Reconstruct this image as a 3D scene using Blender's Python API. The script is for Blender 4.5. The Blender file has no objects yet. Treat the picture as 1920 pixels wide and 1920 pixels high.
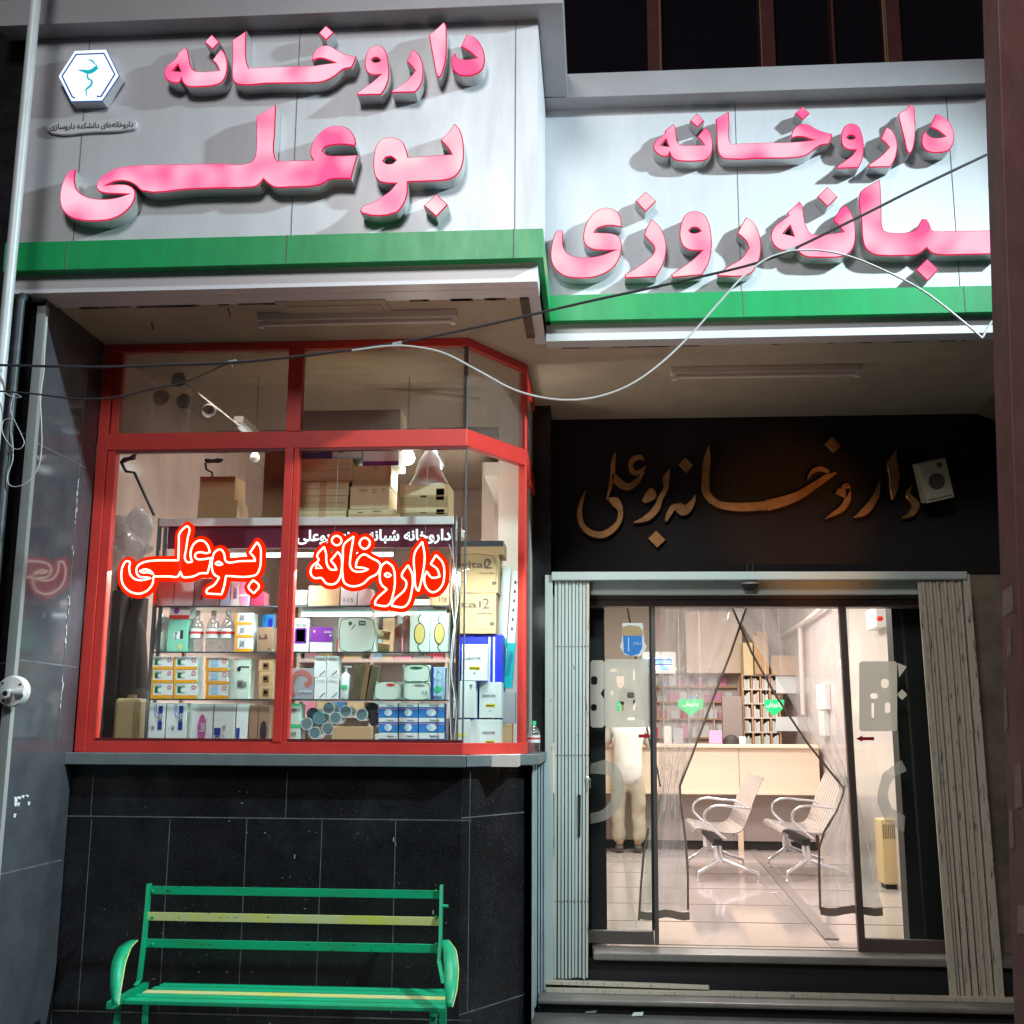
import bpy, bmesh, math, random
import numpy as np
from mathutils import Vector, Matrix
random.seed(7)
C = bpy.context.scene
COL = C.collection
# ------------------------------------------------------------------ camera
F, TH, PS, RO = 2150.0, .190, .075, .0057
CAM = Vector((0, 0, 1.5))
fw = Vector((-math.sin(PS)*math.cos(TH), math.cos(PS)*math.cos(TH), math.sin(TH)))
rt = fw.cross(Vector((0, 0, 1))).normalized(); up = rt.cross(fw)
RX = rt*math.cos(RO)+up*math.sin(RO); UX = -rt*math.sin(RO)+up*math.cos(RO)
cd = bpy.data.cameras.new('camera'); cam = bpy.data.objects.new('camera', cd); COL.objects.link(cam)
cd.sensor_width = 36; cd.lens = 36*F/1920; cd.clip_end = 500; cd.clip_start = .05
cam.matrix_world = Matrix.Translation(CAM) @ Matrix((RX, UX, -fw)).transposed().to_4x4()
C.camera = cam
# ------------------------------------------------------------------ world, lamps, exposure
w = bpy.data.worlds.new('World'); C.world = w; w.use_nodes = True
w.node_tree.nodes['Background'].inputs[0].default_value = (.55, .45, .60, 1)
w.node_tree.nodes['Background'].inputs[1].default_value = .035
C.view_settings.view_transform = 'Standard'; C.view_settings.look = 'None'
C.view_settings.exposure = 0; C.view_settings.gamma = 1
C.cycles.use_denoising = True
C.cycles.max_bounces = 8; C.cycles.transparent_max_bounces = 16
C.cycles.sample_clamp_indirect = 4; C.cycles.caustics_reflective = False; C.cycles.caustics_refractive = False
def lamp(name, kind, loc, energy, color, aim=None, **k):
    d = bpy.data.lights.new(name, kind); o = bpy.data.objects.new(name, d); COL.objects.link(o)
    o.location = loc; d.energy = energy; d.color = color
    if aim is not None: o.rotation_euler = (Vector(aim)-Vector(loc)).to_track_quat('-Z', 'Y').to_euler()
    for a, v in k.items(): setattr(d, a, v)
    return o
lamp('street_lamp_light', 'SPOT', (4.4, 3.2, 6.0), 2700, (.76, .96, 1.0), (-1.6, 6.1, 2.2), spot_size=math.radians(60), spot_blend=1.0, shadow_soft_size=.11)
lamp('street_fill_light', 'AREA', (-1.2, -1.5, 6.9), 235, (.98, .95, .94), (-.8, 6, 2.2), shape='DISK', size=1.8)
lamp('bulb_light', 'POINT', (P0 := (-1.12, 6.62, 3.0)), 14, (1.0, .95, .88), shadow_soft_size=.05)
lamp('store_front_fill', 'AREA', (-1.6, 6.55, 3.58), 22, (1.0, .95, .86), (-1.6, 6.4, 0), shape='RECTANGLE', size=1.6, size_y=.1, spread=1.9)  # unseen strip light added to brighten the cartons on the cabinet roof
lamp('soffit_fill', 'SPOT', (-.2, 3.9, -.05), 190, (1.0, .70, .57), (-.1, 6.0, 3.64), spot_size=math.radians(52), spot_blend=.9, shadow_soft_size=.4)  # unseen low spot added to lift the soffits, in place of bounced light
lamp('orange_patch_spot', 'SPOT', (2.4, 2.5, 1.2), 330, (1.0, .36, .06), (1.34, 7.6, 2.90), spot_size=math.radians(13), spot_blend=.8, shadow_soft_size=.05)  # added narrow spot without a visible source, tints the gilded letters orange
for i, (x, y, e) in enumerate([(1.0, 9.3, 80), (.9, 11.6, 105), (1.4, 13.2, 85)]):
    lamp('ceiling_light_panel', 'AREA', (x, y, 3.22), e, (1.0, .91, .86), (x, y, 0), shape='RECTANGLE', size=1.1, size_y=.5)
lamp('store_room_light', 'AREA', (-1.3, 8.3, 3.5), 105, (1.0, .95, .90), (-1.6, 7.4, 0), shape='RECTANGLE', size=1.0, size_y=.5, spread=2.0)
lamp('display_tube_light', 'AREA', (-1.5, 6.06, 2.36), 72, (.86, 1.0, .98), (-1.5, 6.35, 1.2), shape='RECTANGLE', size=2.3, size_y=.04)

# ------------------------------------------------------------------ helpers
def ray(x, y): return fw*F+RX*(x-960)-UX*(y-960)
def P(x, y, Y):
    d = ray(x, y); return CAM+d*(Y/d.y)
def PZ(x, y, z):
    d = ray(x, y); return CAM+d*((z-CAM.z)/d.z)
MATS = {}
def mat(name, col, rough=.6, metal=0, var=0, scale=8, bump=0, col2=None, emit=0, ecol=None, spec=.5, coat=0, detail=4, stretch=None, ramp=(.35, .7), rvar=0, trans=0):
    m = bpy.data.materials.new(name); m.use_nodes = True; nt = m.node_tree; b = nt.nodes['Principled BSDF']
    b.inputs['Base Color'].default_value = (*col, 1); b.inputs['Roughness'].default_value = rough
    b.inputs['Metallic'].default_value = metal; b.inputs['Specular IOR Level'].default_value = spec
    b.inputs['Coat Weight'].default_value = coat
    b.inputs['Transmission Weight'].default_value = trans
    if emit:
        b.inputs['Emission Color'].default_value = (*(ecol or col), 1); b.inputs['Emission Strength'].default_value = emit
    if var or bump or col2 or rvar:
        tc = nt.nodes.new('ShaderNodeTexCoord'); n = nt.nodes.new('ShaderNodeTexNoise')
        n.inputs['Scale'].default_value = scale; n.inputs['Detail'].default_value = detail; n.inputs['Roughness'].default_value = .65
        if stretch:
            mp = nt.nodes.new('ShaderNodeMapping'); mp.inputs['Scale'].default_value = stretch
            nt.links.new(tc.outputs['Object'], mp.inputs[0]); nt.links.new(mp.outputs[0], n.inputs[0])
        else: nt.links.new(tc.outputs['Object'], n.inputs[0])
        if var or col2:
            r = nt.nodes.new('ShaderNodeValToRGB'); r.color_ramp.elements[0].position = ramp[0]; r.color_ramp.elements[1].position = ramp[1]
            c2 = col2 or tuple(c*(1-var) for c in col)
            r.color_ramp.elements[0].color = (*col, 1); r.color_ramp.elements[1].color = (*c2, 1)
            nt.links.new(n.outputs['Fac'], r.inputs[0]); nt.links.new(r.outputs[0], b.inputs['Base Color'])
        if bump:
            bp = nt.nodes.new('ShaderNodeBump'); bp.inputs['Strength'].default_value = bump; bp.inputs['Distance'].default_value = .01
            nt.links.new(n.outputs['Fac'], bp.inputs['Height']); nt.links.new(bp.outputs[0], b.inputs['Normal'])
        if rvar:
            mr = nt.nodes.new('ShaderNodeMapRange'); mr.inputs['To Min'].default_value = max(0, rough-rvar); mr.inputs['To Max'].default_value = rough+rvar
            nt.links.new(n.outputs['Fac'], mr.inputs[0]); nt.links.new(mr.outputs[0], b.inputs['Roughness'])
    MATS[name] = m; return m
def glassmat(name, tint=(1, 1, 1), rough=.02, base=.0, ior=1.45, haze=0, hazecol=(.8, .8, .8), facmul=1.0):
    m = bpy.data.materials.new(name); m.use_nodes = True; nt = m.node_tree; N = nt.nodes
    N.remove(N['Principled BSDF']); out = N['Material Output']
    t = N.new('ShaderNodeBsdfTransparent'); t.inputs[0].default_value = (*tint, 1)
    g = N.new('ShaderNodeBsdfGlossy'); g.inputs['Roughness'].default_value = rough
    lw = N.new('ShaderNodeLayerWeight'); lw.inputs[0].default_value = .5
    pw = N.new('ShaderNodeMath'); pw.operation = 'POWER'; pw.inputs[1].default_value = 5
    nt.links.new(lw.outputs['Facing'], pw.inputs[0]); f0 = ((ior-1)/(ior+1))**2
    fr = N.new('ShaderNodeMath'); fr.operation = 'MULTIPLY_ADD'; fr.inputs[1].default_value = 1-f0; fr.inputs[2].default_value = f0
    nt.links.new(pw.outputs[0], fr.inputs[0])
    mx = N.new('ShaderNodeMixShader')
    mu = N.new('ShaderNodeMath'); mu.operation = 'MULTIPLY_ADD'; mu.inputs[1].default_value = facmul; mu.inputs[2].default_value = base
    nt.links.new(fr.outputs[0], mu.inputs[0]); nt.links.new(mu.outputs[0], mx.inputs[0])
    nt.links.new(t.outputs[0], mx.inputs[1]); nt.links.new(g.outputs[0], mx.inputs[2])
    last = mx
    if haze:
        d = N.new('ShaderNodeBsdfDiffuse'); d.inputs[0].default_value = (*hazecol, 1)
        m2 = N.new('ShaderNodeMixShader'); m2.inputs[0].default_value = haze
        tl = N.new('ShaderNodeBsdfTranslucent'); tl.inputs[0].default_value = (*hazecol, 1)
        m3 = N.new('ShaderNodeMixShader'); m3.inputs[0].default_value = .5
        nt.links.new(d.outputs[0], m3.inputs[1]); nt.links.new(tl.outputs[0], m3.inputs[2])
        nt.links.new(mx.outputs[0], m2.inputs[1]); nt.links.new(m3.outputs[0], m2.inputs[2]); last = m2
    nt.links.new(last.outputs[0], out.inputs[0]); MATS[name] = m; return m
def emis(name, col, s=1, col2=None, scale=3, ramp=(.4, .65)):
    m = bpy.data.materials.new(name); m.use_nodes = True; nt = m.node_tree; N = nt.nodes
    N.remove(N['Principled BSDF']); e = N.new('ShaderNodeEmission'); e.inputs[0].default_value = (*col, 1); e.inputs[1].default_value = s
    nt.links.new(e.outputs[0], N['Material Output'].inputs[0])
    if col2:
        tc = N.new('ShaderNodeTexCoord'); n = N.new('ShaderNodeTexNoise'); n.inputs['Scale'].default_value = scale; n.inputs['Detail'].default_value = 1
        r = N.new('ShaderNodeValToRGB'); r.color_ramp.elements[0].position, r.color_ramp.elements[1].position = ramp
        r.color_ramp.elements[0].color = (*col, 1); r.color_ramp.elements[1].color = (*col2, 1)
        nt.links.new(tc.outputs['Object'], n.inputs[0]); nt.links.new(n.outputs[0], r.inputs[0]); nt.links.new(r.outputs[0], e.inputs[0])
    MATS[name] = m; return m
class MB:
    def __init__(s): s.v = []; s.f = []; s.m = []
    def quad(s, pts, m=0):
        i = len(s.v); s.v += [tuple(p) for p in pts]; s.f.append(tuple(range(i, i+len(pts)))); s.m.append(m); return s
    def hexa(s, p, m=0):   # p: 8 corners, bottom 4 ccw then top 4
        i = len(s.v); s.v += [tuple(q) for q in p]
        for f in ((3, 2, 1, 0), (4, 5, 6, 7), (0, 1, 5, 4), (1, 2, 6, 5), (2, 3, 7, 6), (3, 0, 4, 7)):
            s.f.append(tuple(i+k for k in f)); s.m.append(m)
        return s
    def box(s, x0, x1, y0, y1, z0, z1, m=0):
        if x0 > x1: x0, x1 = x1, x0
        if y0 > y1: y0, y1 = y1, y0
        if z0 > z1: z0, z1 = z1, z0
        return s.hexa([(x0, y0, z0), (x1, y0, z0), (x1, y1, z0), (x0, y1, z0), (x0, y0, z1), (x1, y0, z1), (x1, y1, z1), (x0, y1, z1)], m)
    def tube(s, pts, r, n=10, m=0, caps=True):
        pts = [Vector(p) for p in pts]; rs = r if isinstance(r, (list, tuple)) else [r]*len(pts)
        base = len(s.v); nrm = None
        for k, p in enumerate(pts):
            t = (pts[min(k+1, len(pts)-1)]-pts[max(k-1, 0)]).normalized()
            if nrm is None: nrm = t.orthogonal().normalized()
            nrm = (nrm-t*nrm.dot(t)); nrm = nrm.normalized() if nrm.length > 1e-6 else t.orthogonal().normalized()
            bn = t.cross(nrm)
            for j in range(n):
                a = 2*math.pi*j/n; s.v.append(tuple(p+(nrm*math.cos(a)+bn*math.sin(a))*rs[k]))
        for k in range(len(pts)-1):
            for j in range(n):
                a, b = base+k*n+j, base+k*n+(j+1) % n
                s.f.append((a, b, b+n, a+n)); s.m.append(m)
        if caps:
            s.f.append(tuple(base+j for j in reversed(range(n)))); s.m.append(m)
            e = base+(len(pts)-1)*n; s.f.append(tuple(e+j for j in range(n))); s.m.append(m)
        return s
    def lathe(s, c, prof, n=20, m=0, axis='z'):   # prof [(r,h)]
        base = len(s.v); c = Vector(c)
        for r, h in prof:
            for j in range(n):
                a = 2*math.pi*j/n; ca, sa = math.cos(a)*r, math.sin(a)*r
                s.v.append(tuple(c+(Vector((ca, sa, h)) if axis == 'z' else Vector((ca, -h, sa)))))
        for k in range(len(prof)-1):
            for j in range(n):
                a, b = base+k*n+j, base+k*n+(j+1) % n
                s.f.append((a, b, b+n, a+n)); s.m.append(m)
        s.f.append(tuple(base+j for j in reversed(range(n)))); s.m.append(m)
        e = base+(len(prof)-1)*n; s.f.append(tuple(e+j for j in range(n))); s.m.append(m)
        return s
    def prism(s, pts, y0, y1, m=0):   # outline [(x,z)] in the facade plane, front at y0
        n = len(pts); i = len(s.v)
        s.v += [(p[0], y0, p[1]) for p in pts]+[(p[0], y1, p[1]) for p in pts]
        s.f.append(tuple(range(i, i+n))); s.m.append(m); s.f.append(tuple(range(i+2*n-1, i+n-1, -1))); s.m.append(m)
        for k in range(n):
            s.f.append((i+k, i+n+k, i+n+(k+1) % n, i+(k+1) % n)); s.m.append(m)
        return s
    def build(s, name, mats, parent=None, bevel=0, smooth=False, fix=True, sub=0):
        me = bpy.data.meshes.new(name); me.from_pydata(s.v, [], s.f)
        if not isinstance(mats, (list, tuple)): mats = [mats]
        for m in mats: me.materials.append(MATS[m] if isinstance(m, str) else m)
        me.polygons.foreach_set('material_index', s.m)
        if fix:
            bm = bmesh.new(); bm.from_mesh(me); bmesh.ops.recalc_face_normals(bm, faces=bm.faces); bm.to_mesh(me); bm.free()
        if smooth:
            me.polygons.foreach_set('use_smooth', [True]*len(me.polygons))
            me.set_sharp_from_angle(angle=math.radians(40))
        o = bpy.data.objects.new(name, me); COL.objects.link(o); o.parent = parent
        if bevel:
            b = o.modifiers.new('bevel', 'BEVEL'); b.width = bevel; b.segments = 2; b.limit_method = 'ANGLE'; b.angle_limit = math.radians(40)
        return o
def tag(o, label=None, cat=None, group=None, kind=None):
    if label: o['label'] = label
    if cat: o['category'] = cat
    if group: o['group'] = group
    if kind: o['kind'] = kind
    return o
def thing(name, label, cat, group=None, loc=(0, 0, 0)):
    o = bpy.data.objects.new(name, None); COL.objects.link(o); o.empty_display_size = .05
    return tag(o, label, cat, group)
def copy_tree(o, parent=None):
    c = o.copy(); COL.objects.link(c); c.parent = parent
    for ch in [x for x in COL.objects if x.parent == o]: copy_tree(ch, c)
    return c
def smooth_loop(pts, closed=True, sharp=50, sub=4):
    pts = [Vector((p[0], p[1])) for p in pts]; n = len(pts)
    def tan(i):
        if not closed and i in (0, n-1): return None
        a = pts[i]-pts[i-1]; b = pts[(i+1) % n]-pts[i]
        if a.length < 1e-9 or b.length < 1e-9: return None
        if a.angle(b) > math.radians(sharp): return None
        return (a.normalized()+b.normalized()).normalized()
    T = [tan(i) for i in range(n)]; out = []
    for i in range(n if closed else n-1):
        p, q = pts[i], pts[(i+1) % n]; L = (q-p).length; ch = (q-p)
        m0 = T[i]*L if T[i] else ch; m1 = T[(i+1) % n]*L if T[(i+1) % n] else ch
        k = sub if (T[i] or T[(i+1) % n]) else 1
        for j in range(k):
            t = j/k
            out.append(p*(2*t**3-3*t*t+1)+m0*(t**3-2*t*t+t)+q*(-2*t**3+3*t*t)+m1*(t**3-t*t))
    if not closed: out.append(pts[-1])
    return out
def curve_mesh(loops, depth, bev, Y, name, mats, parent, isfont=None, keep=False):
    """loops: outlines in facade metres (x,z); front face towards the street at Y-depth"""
    cu = bpy.data.curves.new('tmp', 'CURVE'); cu.dimensions = '2D'; cu.fill_mode = 'BOTH'
    for lp in loops:
        sp = cu.splines.new('POLY'); sp.points.add(len(lp)-1); sp.use_cyclic_u = True
        for k, p in enumerate(lp): sp.points[k].co = (p[0], p[1], 0, 1)
    cu.bevel_depth = bev; cu.bevel_resolution = 0; cu.offset = -bev; cu.extrude = max(depth/2-bev, .0002)
    o = bpy.data.objects.new('tmp', cu); COL.objects.link(o)
    me = bpy.data.meshes.new_from_object(o.evaluated_get(bpy.context.evaluated_depsgraph_get()))
    bpy.data.objects.remove(o); bpy.data.curves.remove(cu)
    return face_mesh(me, depth, Y, name, mats, parent)
def face_mesh(me, depth, Y, name, mats, parent):
    for v in me.vertices: v.co = (v.co.x, Y-depth/2-v.co.z, v.co.y)
    me.materials.clear()
    for m in mats: me.materials.append(MATS[m])
    me.update()
    for p in me.polygons:
        ny = p.normal.y
        p.material_index = 0 if (ny < -.93 or len(mats) == 1) else (1 if ny < -.3 and len(mats) > 2 else len(mats)-1)
        p.use_smooth = False
    me.name = name
    o = bpy.data.objects.new(name, me); COL.objects.link(o); o.parent = parent
    return o
# Arabic letters in joined presentation forms, laid out right to left
AR = {'ا': (0xFE8D, 0), 'ب': (0xFE8F, 1), 'پ': (0xFB56, 1), 'خ': (0xFEA5, 1), 'د': (0xFEA9, 0), 'ذ': (0xFEAB, 0), 'ر': (0xFEAD, 0), 'ز': (0xFEAF, 0), 'س': (0xFEB1, 1),
      'ش': (0xFEB5, 1), 'ع': (0xFEC9, 1), 'ک': (0xFB8E, 1), 'ل': (0xFEDD, 1), 'م': (0xFEE1, 1), 'ن': (0xFEE5, 1), 'ه': (0xFEE9, 1), 'و': (0xFEED, 0), 'ی': (0xFBFC, 1), 'ر ': (0, 0)}
def arabic(s):
    out = []
    for i, ch in enumerate(s):
        if ch not in AR: out.append(ch); continue
        b, dual = AR[ch]
        prev = i > 0 and s[i-1] in AR and AR[s[i-1]][1]
        nxt = i < len(s)-1 and s[i+1] in AR
        if dual: k = (3 if nxt else 1) if prev else (2 if nxt else 0)
        else: k = 1 if prev else 0
        out.append(chr(b+k))
    return ''.join(reversed(out)).replace('\u200c', '')
def text(s, x, z, width, Y, m, parent, name='lettering', height=None, bold=0, rot=0, depth=.0012, right=False):
    cu = bpy.data.curves.new('tmp', 'FONT'); cu.body = arabic(s) if any(c in AR for c in s) else s
    cu.align_x = 'CENTER'; cu.align_y = 'CENTER'; cu.offset = bold; cu.extrude = .0005; cu.resolution_u = 3
    o = bpy.data.objects.new('tmp', cu); COL.objects.link(o)
    me = bpy.data.meshes.new_from_object(o.evaluated_get(bpy.context.evaluated_depsgraph_get()))
    bpy.data.objects.remove(o); bpy.data.curves.remove(cu)
    if not len(me.vertices): return None
    xs = [v.co.x for v in me.vertices]; ys = [v.co.y for v in me.vertices]
    sc = width/(max(xs)-min(xs)); sy = height/(max(ys)-min(ys)) if height else sc
    cx, cy = (max(xs)+min(xs))/2, (max(ys)+min(ys))/2; ca, sa = math.cos(rot), math.sin(rot)
    for v in me.vertices:
        a, b = (v.co.x-cx)*sc, (v.co.y-cy)*sy
        v.co = (x+a*ca-b*sa, z+a*sa+b*ca, v.co.z)
    return face_mesh(me, depth, Y, name, [m], parent)
def Z(ox, oy, sc): return lambda pts, Y: [(lambda q: (q.x, q.z))(P(ox+x*sc, oy+y*sc, Y)) for x, y in pts]
def strip(pts, ws):   # variable width brush stroke -> outline
    L, Rr = [], []
    for k, p in enumerate(pts):
        t = (pts[min(k+1, len(pts)-1)]-pts[max(k-1, 0)]).normalized(); n = Vector((-t.y, t.x))
        L.append(p+n*ws[k]/2); Rr.append(p-n*ws[k]/2)
    return L+Rr[::-1]

# ------------------------------------------------------------------ materials
mat('alu_panel', (.62, .64, .68), .42, .2, var=.13, scale=3, rvar=.08, detail=8, stretch=(2.5, 1, .5))
mat('alu_trim', (.66, .66, .70), .42, .2)
mat('letter_side', (.62, .63, .64), .32, .55)
emis('letter_pink', (1.0, .12, .30), 1.25, (1.0, .50, .62), 4.2, (.36, .62))
emis('letter_pale', (1.0, .26, .42), 1.3, (1.0, .64, .66), 4.5, (.30, .62))
emis('letter_rim', (.95, .02, .10), .75)
mat('green_band', (.005, .34, .10), .38, 0, var=.25, scale=5, detail=8, stretch=(2, 1, .6), rvar=.08)
mat('seam_dark', (.12, .12, .13), .8)
mat('plaster', (.45, .375, .29), .95, var=.22, scale=3.0, bump=.25, detail=8)
mat('plaster_dirt', (.16, .115, .09), .95, var=.5, scale=9, detail=8)
mat('black_tile', (.010, .010, .012), .22, spec=.4, var=-.9, scale=5, detail=10, rvar=.14, ramp=(.4, .75))
def speckle(name, col, amt, scale, thr):
    m = MATS[name]; nt = m.node_tree; b = nt.nodes['Principled BSDF']; src = b.inputs['Base Color'].links[0].from_socket
    tc = nt.nodes.new('ShaderNodeTexCoord'); n = nt.nodes.new('ShaderNodeTexNoise'); n.inputs['Scale'].default_value = scale; n.inputs['Detail'].default_value = 3
    r = nt.nodes.new('ShaderNodeValToRGB'); r.color_ramp.elements[0].position = thr; r.color_ramp.elements[1].position = thr+.06; r.color_ramp.elements[1].color = (amt, amt, amt, 1)
    n2 = nt.nodes.new('ShaderNodeTexNoise'); n2.inputs['Scale'].default_value = 2.2; n2.inputs['Detail'].default_value = 8; n2.inputs['Roughness'].default_value = .75
    r2 = nt.nodes.new('ShaderNodeValToRGB'); r2.color_ramp.elements[0].position = .52; r2.color_ramp.elements[1].position = .74; r2.color_ramp.elements[1].color = (.17, .17, .17, 1)
    ad = nt.nodes.new('ShaderNodeMath'); ad.operation = 'ADD'; ad.use_clamp = True
    mx = nt.nodes.new('ShaderNodeMixRGB'); mx.inputs[2].default_value = (*col, 1)
    L = nt.links.new; L(tc.outputs['Object'], n.inputs[0]); L(tc.outputs['Object'], n2.inputs[0]); L(n.outputs[0], r.inputs[0]); L(n2.outputs[0], r2.inputs[0])
    L(r.outputs[0], ad.inputs[0]); L(r2.outputs[0], ad.inputs[1]); L(ad.outputs[0], mx.inputs[0]); L(src, mx.inputs[1]); L(mx.outputs[0], b.inputs['Base Color'])
speckle('black_tile', (.11, .115, .12), .35, 130, .60)
mat('grey_tile', (.060, .063, .075), .08, var=-.5, scale=5, detail=9, rvar=.04)
mat('grout', (.30, .31, .31), .9)
mat('grout_thin', (.16, .165, .165), .9, var=.6, scale=14)
mat('stone_sill', (.17, .20, .21), .42, var=.2, scale=9)
mat('red_frame', (.66, .045, .035), .42, 0, var=.14, scale=9, bump=.05, detail=6)
mat('red_dark', (.14, .01, .01), .5)
mat('gate_paint', (.56, .63, .59), .5, .1, col2=(.13, .12, .10), scale=9, stretch=(4, 4, 1.2), ramp=(.655, .70), bump=.15, detail=9)
mat('gate_paint_worn', (.64, .57, .46), .6, .1, col2=(.10, .065, .045), scale=16, stretch=(4, 4, .5), ramp=(.57, .66), bump=.2, detail=8)
mat('gate_gap', (.03, .035, .035), .8)
mat('rust', (.16, .07, .04), .9, var=.6, scale=30)
mat('rib_metal', (.52, .60, .64), .4, .05, var=.2, scale=5)
mat('door_bronze', (.17, .12, .105), .4, .4, var=.1, scale=6)
mat('strap_brown', (.24, .175, .145), .7)
mat('door_grey', (.20, .17, .165), .35, .6)
mat('step_stone', (.25, .23, .21), .4, var=.3, scale=5, rvar=.1, detail=8)
mat('step_riser', (.016, .015, .016), .7)
mat('pavement', (.14, .14, .13), .85, var=.45, scale=3.5, bump=.4, detail=10)
mat('asphalt', (.05, .05, .05), .9, var=.4, scale=20, bump=.4)
mat('bench_green', (.0, .40, .19), .42, 0, col2=(.02, .26, .11), scale=7, ramp=(.45, .75), bump=.12, detail=9, stretch=(.4, 1, 2))
mat('bench_yellow', (.62, .62, .10), .45, 0, col2=(.58, .60, .32), scale=5, ramp=(.35, .6))
mat('bench_chip', (.015, .08, .05), .7)
mat('post_brown', (.21, .09, .08), .62, .1, var=.35, scale=12, bump=.35, detail=9, stretch=(1, 1, .5))
mat('paper_torn', (.36, .25, .22), .9, var=.3, scale=20)
mat('rough_wall', (.26, .21, .15), .95, var=.6, scale=4, bump=.6, detail=10)
mat('fascia_black', (.010, .006, .007), .55, spec=.3)
mat('cornice_grey', (.36, .35, .37), .42, .2, var=.1, scale=3)  # greyer and darker than the other sign trim
mat('gold', (.55, .28, .11), .40, .8, var=.5, scale=6)
mat('gold_side', (.16, .07, .05), .5, .5)
mat('mullion_brown', (.16, .045, .04), .6, .1, var=.3, scale=8)
mat('dark_glass', (.012, .010, .014), .10)
mat('wood_bare', (.40, .26, .14), .8)
mat('steel_dark', (.075, .09, .10), .5, .6, var=.4, scale=14)
mat('pole_paint', (.62, .68, .70), .45, .1, var=.12, scale=6)
mat('cable_black', (.035, .033, .04), .5)
mat('cable_white', (.62, .64, .64), .5)
mat('tape', (.36, .36, .36), .5)
mat('white_plastic', (.74, .75, .74), .4)
mat('cream_plastic', (.50, .47, .36), .5)
mat('cream_panel', (.62, .46, .24), .5)
mat('grille', (.085, .08, .065), .8)
mat('black', (.012, .012, .013), .5)
mat('chrome', (.75, .75, .76), .16, 1.0)
mat('chair_metal', (.74, .75, .78), .18, .72)
mat('marble', (.68, .60, .57), .16, 0, var=.14, scale=3, detail=7, stretch=(1, 1, .35))
mat('marble_store', (.56, .44, .40), .14, 0, var=.22, scale=3, detail=7, stretch=(1, 1, .25))
mat('wall_paint', (.62, .55, .50), .8, var=.05, scale=2)
mat('floor_tile', (.50, .45, .43), .08, 0, var=.12, scale=1.6, detail=6)
mat('floor_joint', (.20, .15, .13), .6)
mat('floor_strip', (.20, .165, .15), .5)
mat('ceiling_white', (.70, .66, .62), .9)
emis('light_white', (1.0, .93, .90), 5)
emis('tube_white', (.85, .97, 1.0), 4)
mat('counter_peach', (.74, .61, .47), .4, var=.04, scale=2)
mat('counter_edge', (.72, .60, .46), .4)
mat('counter_grey', (.30, .255, .235), .5)
mat('shelf_white', (.66, .58, .54), .5)
mat('shelf_wood', (.50, .30, .14), .5)
speckle('green_band', (.012, .24, .09), .0, 60, .7); speckle('alu_panel', (.42, .42, .43), .0, 60, .7)
glassmat('pane', (.97, .99, .98), .015, ior=1.38)
glassmat('shelf_glass', (.70, .85, .80), .05, ior=1.4)
glassmat('pane_door', (.93, .97, .95), .015, ior=1.42)
glassmat('frost', (.9, .92, .92), .3, haze=.64, hazecol=(.76, .73, .66))
glassmat('frost_faint', (.9, .92, .92), .3, haze=.28, hazecol=(.55, .54, .50))
glassmat('pane_soffit_haze', (.50, .48, .46), .03, ior=1.5, haze=.16, hazecol=(.42, .38, .34))  # tint and haze stand in for the soffit reflected in the transom
glassmat('film_clear', (.90, .93, .93), .10, base=.10, haze=.26, hazecol=(.85, .83, .82), facmul=1.6)
glassmat('bottle_clear', (.80, .86, .88), .08, base=.10, haze=.08, facmul=1.5)
glassmat('plastic_bag', (.80, .82, .84), .14, base=.10, haze=.40, hazecol=(.66, .67, .70))
mat('purple_dark', (.12, .025, .055), .3)
mat('kraft', (.50, .33, .17), .75, var=.08, scale=5)
mat('kraft_pale', (.62, .52, .31), .75, var=.06, scale=5)
mat('kraft_dark', (.20, .11, .05), .8, var=.2, scale=5)
mat('kraft_seam', (.30, .22, .11), .8)
mat('box_white', (.70, .76, .76), .45)
mat('box_mintwhite', (.58, .70, .62), .45)
mat('box_mint', (.20, .56, .42), .45)
mat('box_blue', (.035, .22, .60), .4)
mat('box_navy', (.02, .04, .26), .4)
mat('box_deepblue', (.02, .03, .55), .4)
mat('box_lightblue', (.36, .60, .80), .4)
mat('box_orange', (.80, .36, .02), .45)
mat('box_teal', (.01, .42, .44), .4)
mat('box_purple', (.18, .03, .30), .4)
mat('box_maroon', (.35, .03, .08), .4)
mat('box_pink', (.72, .28, .46), .45)
mat('box_magenta', (.50, .10, .34), .45)
mat('box_brown', (.26, .16, .10), .6)
mat('box_grey', (.30, .31, .34), .5)
mat('box_green', (.04, .55, .22), .45)
mat('box_darkgreen', (.01, .13, .05), .45)
mat('ink', (.02, .02, .025), .5)
mat('ink_red', (.55, .03, .03), .5)
mat('ink_grey', (.22, .22, .24), .5)
mat('yellow_print', (.90, .78, .03), .5)
mat('gold_print', (.62, .52, .16), .45)
mat('ink_kraft', (.10, .07, .05), .6)
mat('swirl', (.38, .13, .12), .4)
mat('leather', (.10, .085, .04), .6, var=.5, scale=18)
mat('tin_blue', (.16, .26, .30), .3, .3)
mat('tin_white', (.52, .60, .62), .35)
mat('tin_dark', (.10, .10, .14), .35)
mat('cloth_white', (.62, .61, .57), .9, var=.15, scale=8, bump=.5)
mat('cloth_cream', (.40, .35, .27), .9, var=.15, scale=8, bump=.5)
mat('skin', (.50, .30, .21), .6)
mat('hair', (.02, .016, .014), .7)
mat('shoe', (.05, .045, .04), .5)
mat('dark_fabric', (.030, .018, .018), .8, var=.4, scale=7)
mat('jug', (.30, .24, .12), .6, var=.2, scale=8)
emis('screen_blue', (.25, .55, 1.0), 2.2, (.9, .97, 1.0), 9, (.48, .52))
mat('sign_green', (.0, .42, .13), .45, emit=.25)
emis('white_glow', (.88, .98, 1.0), 1.5)
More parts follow.
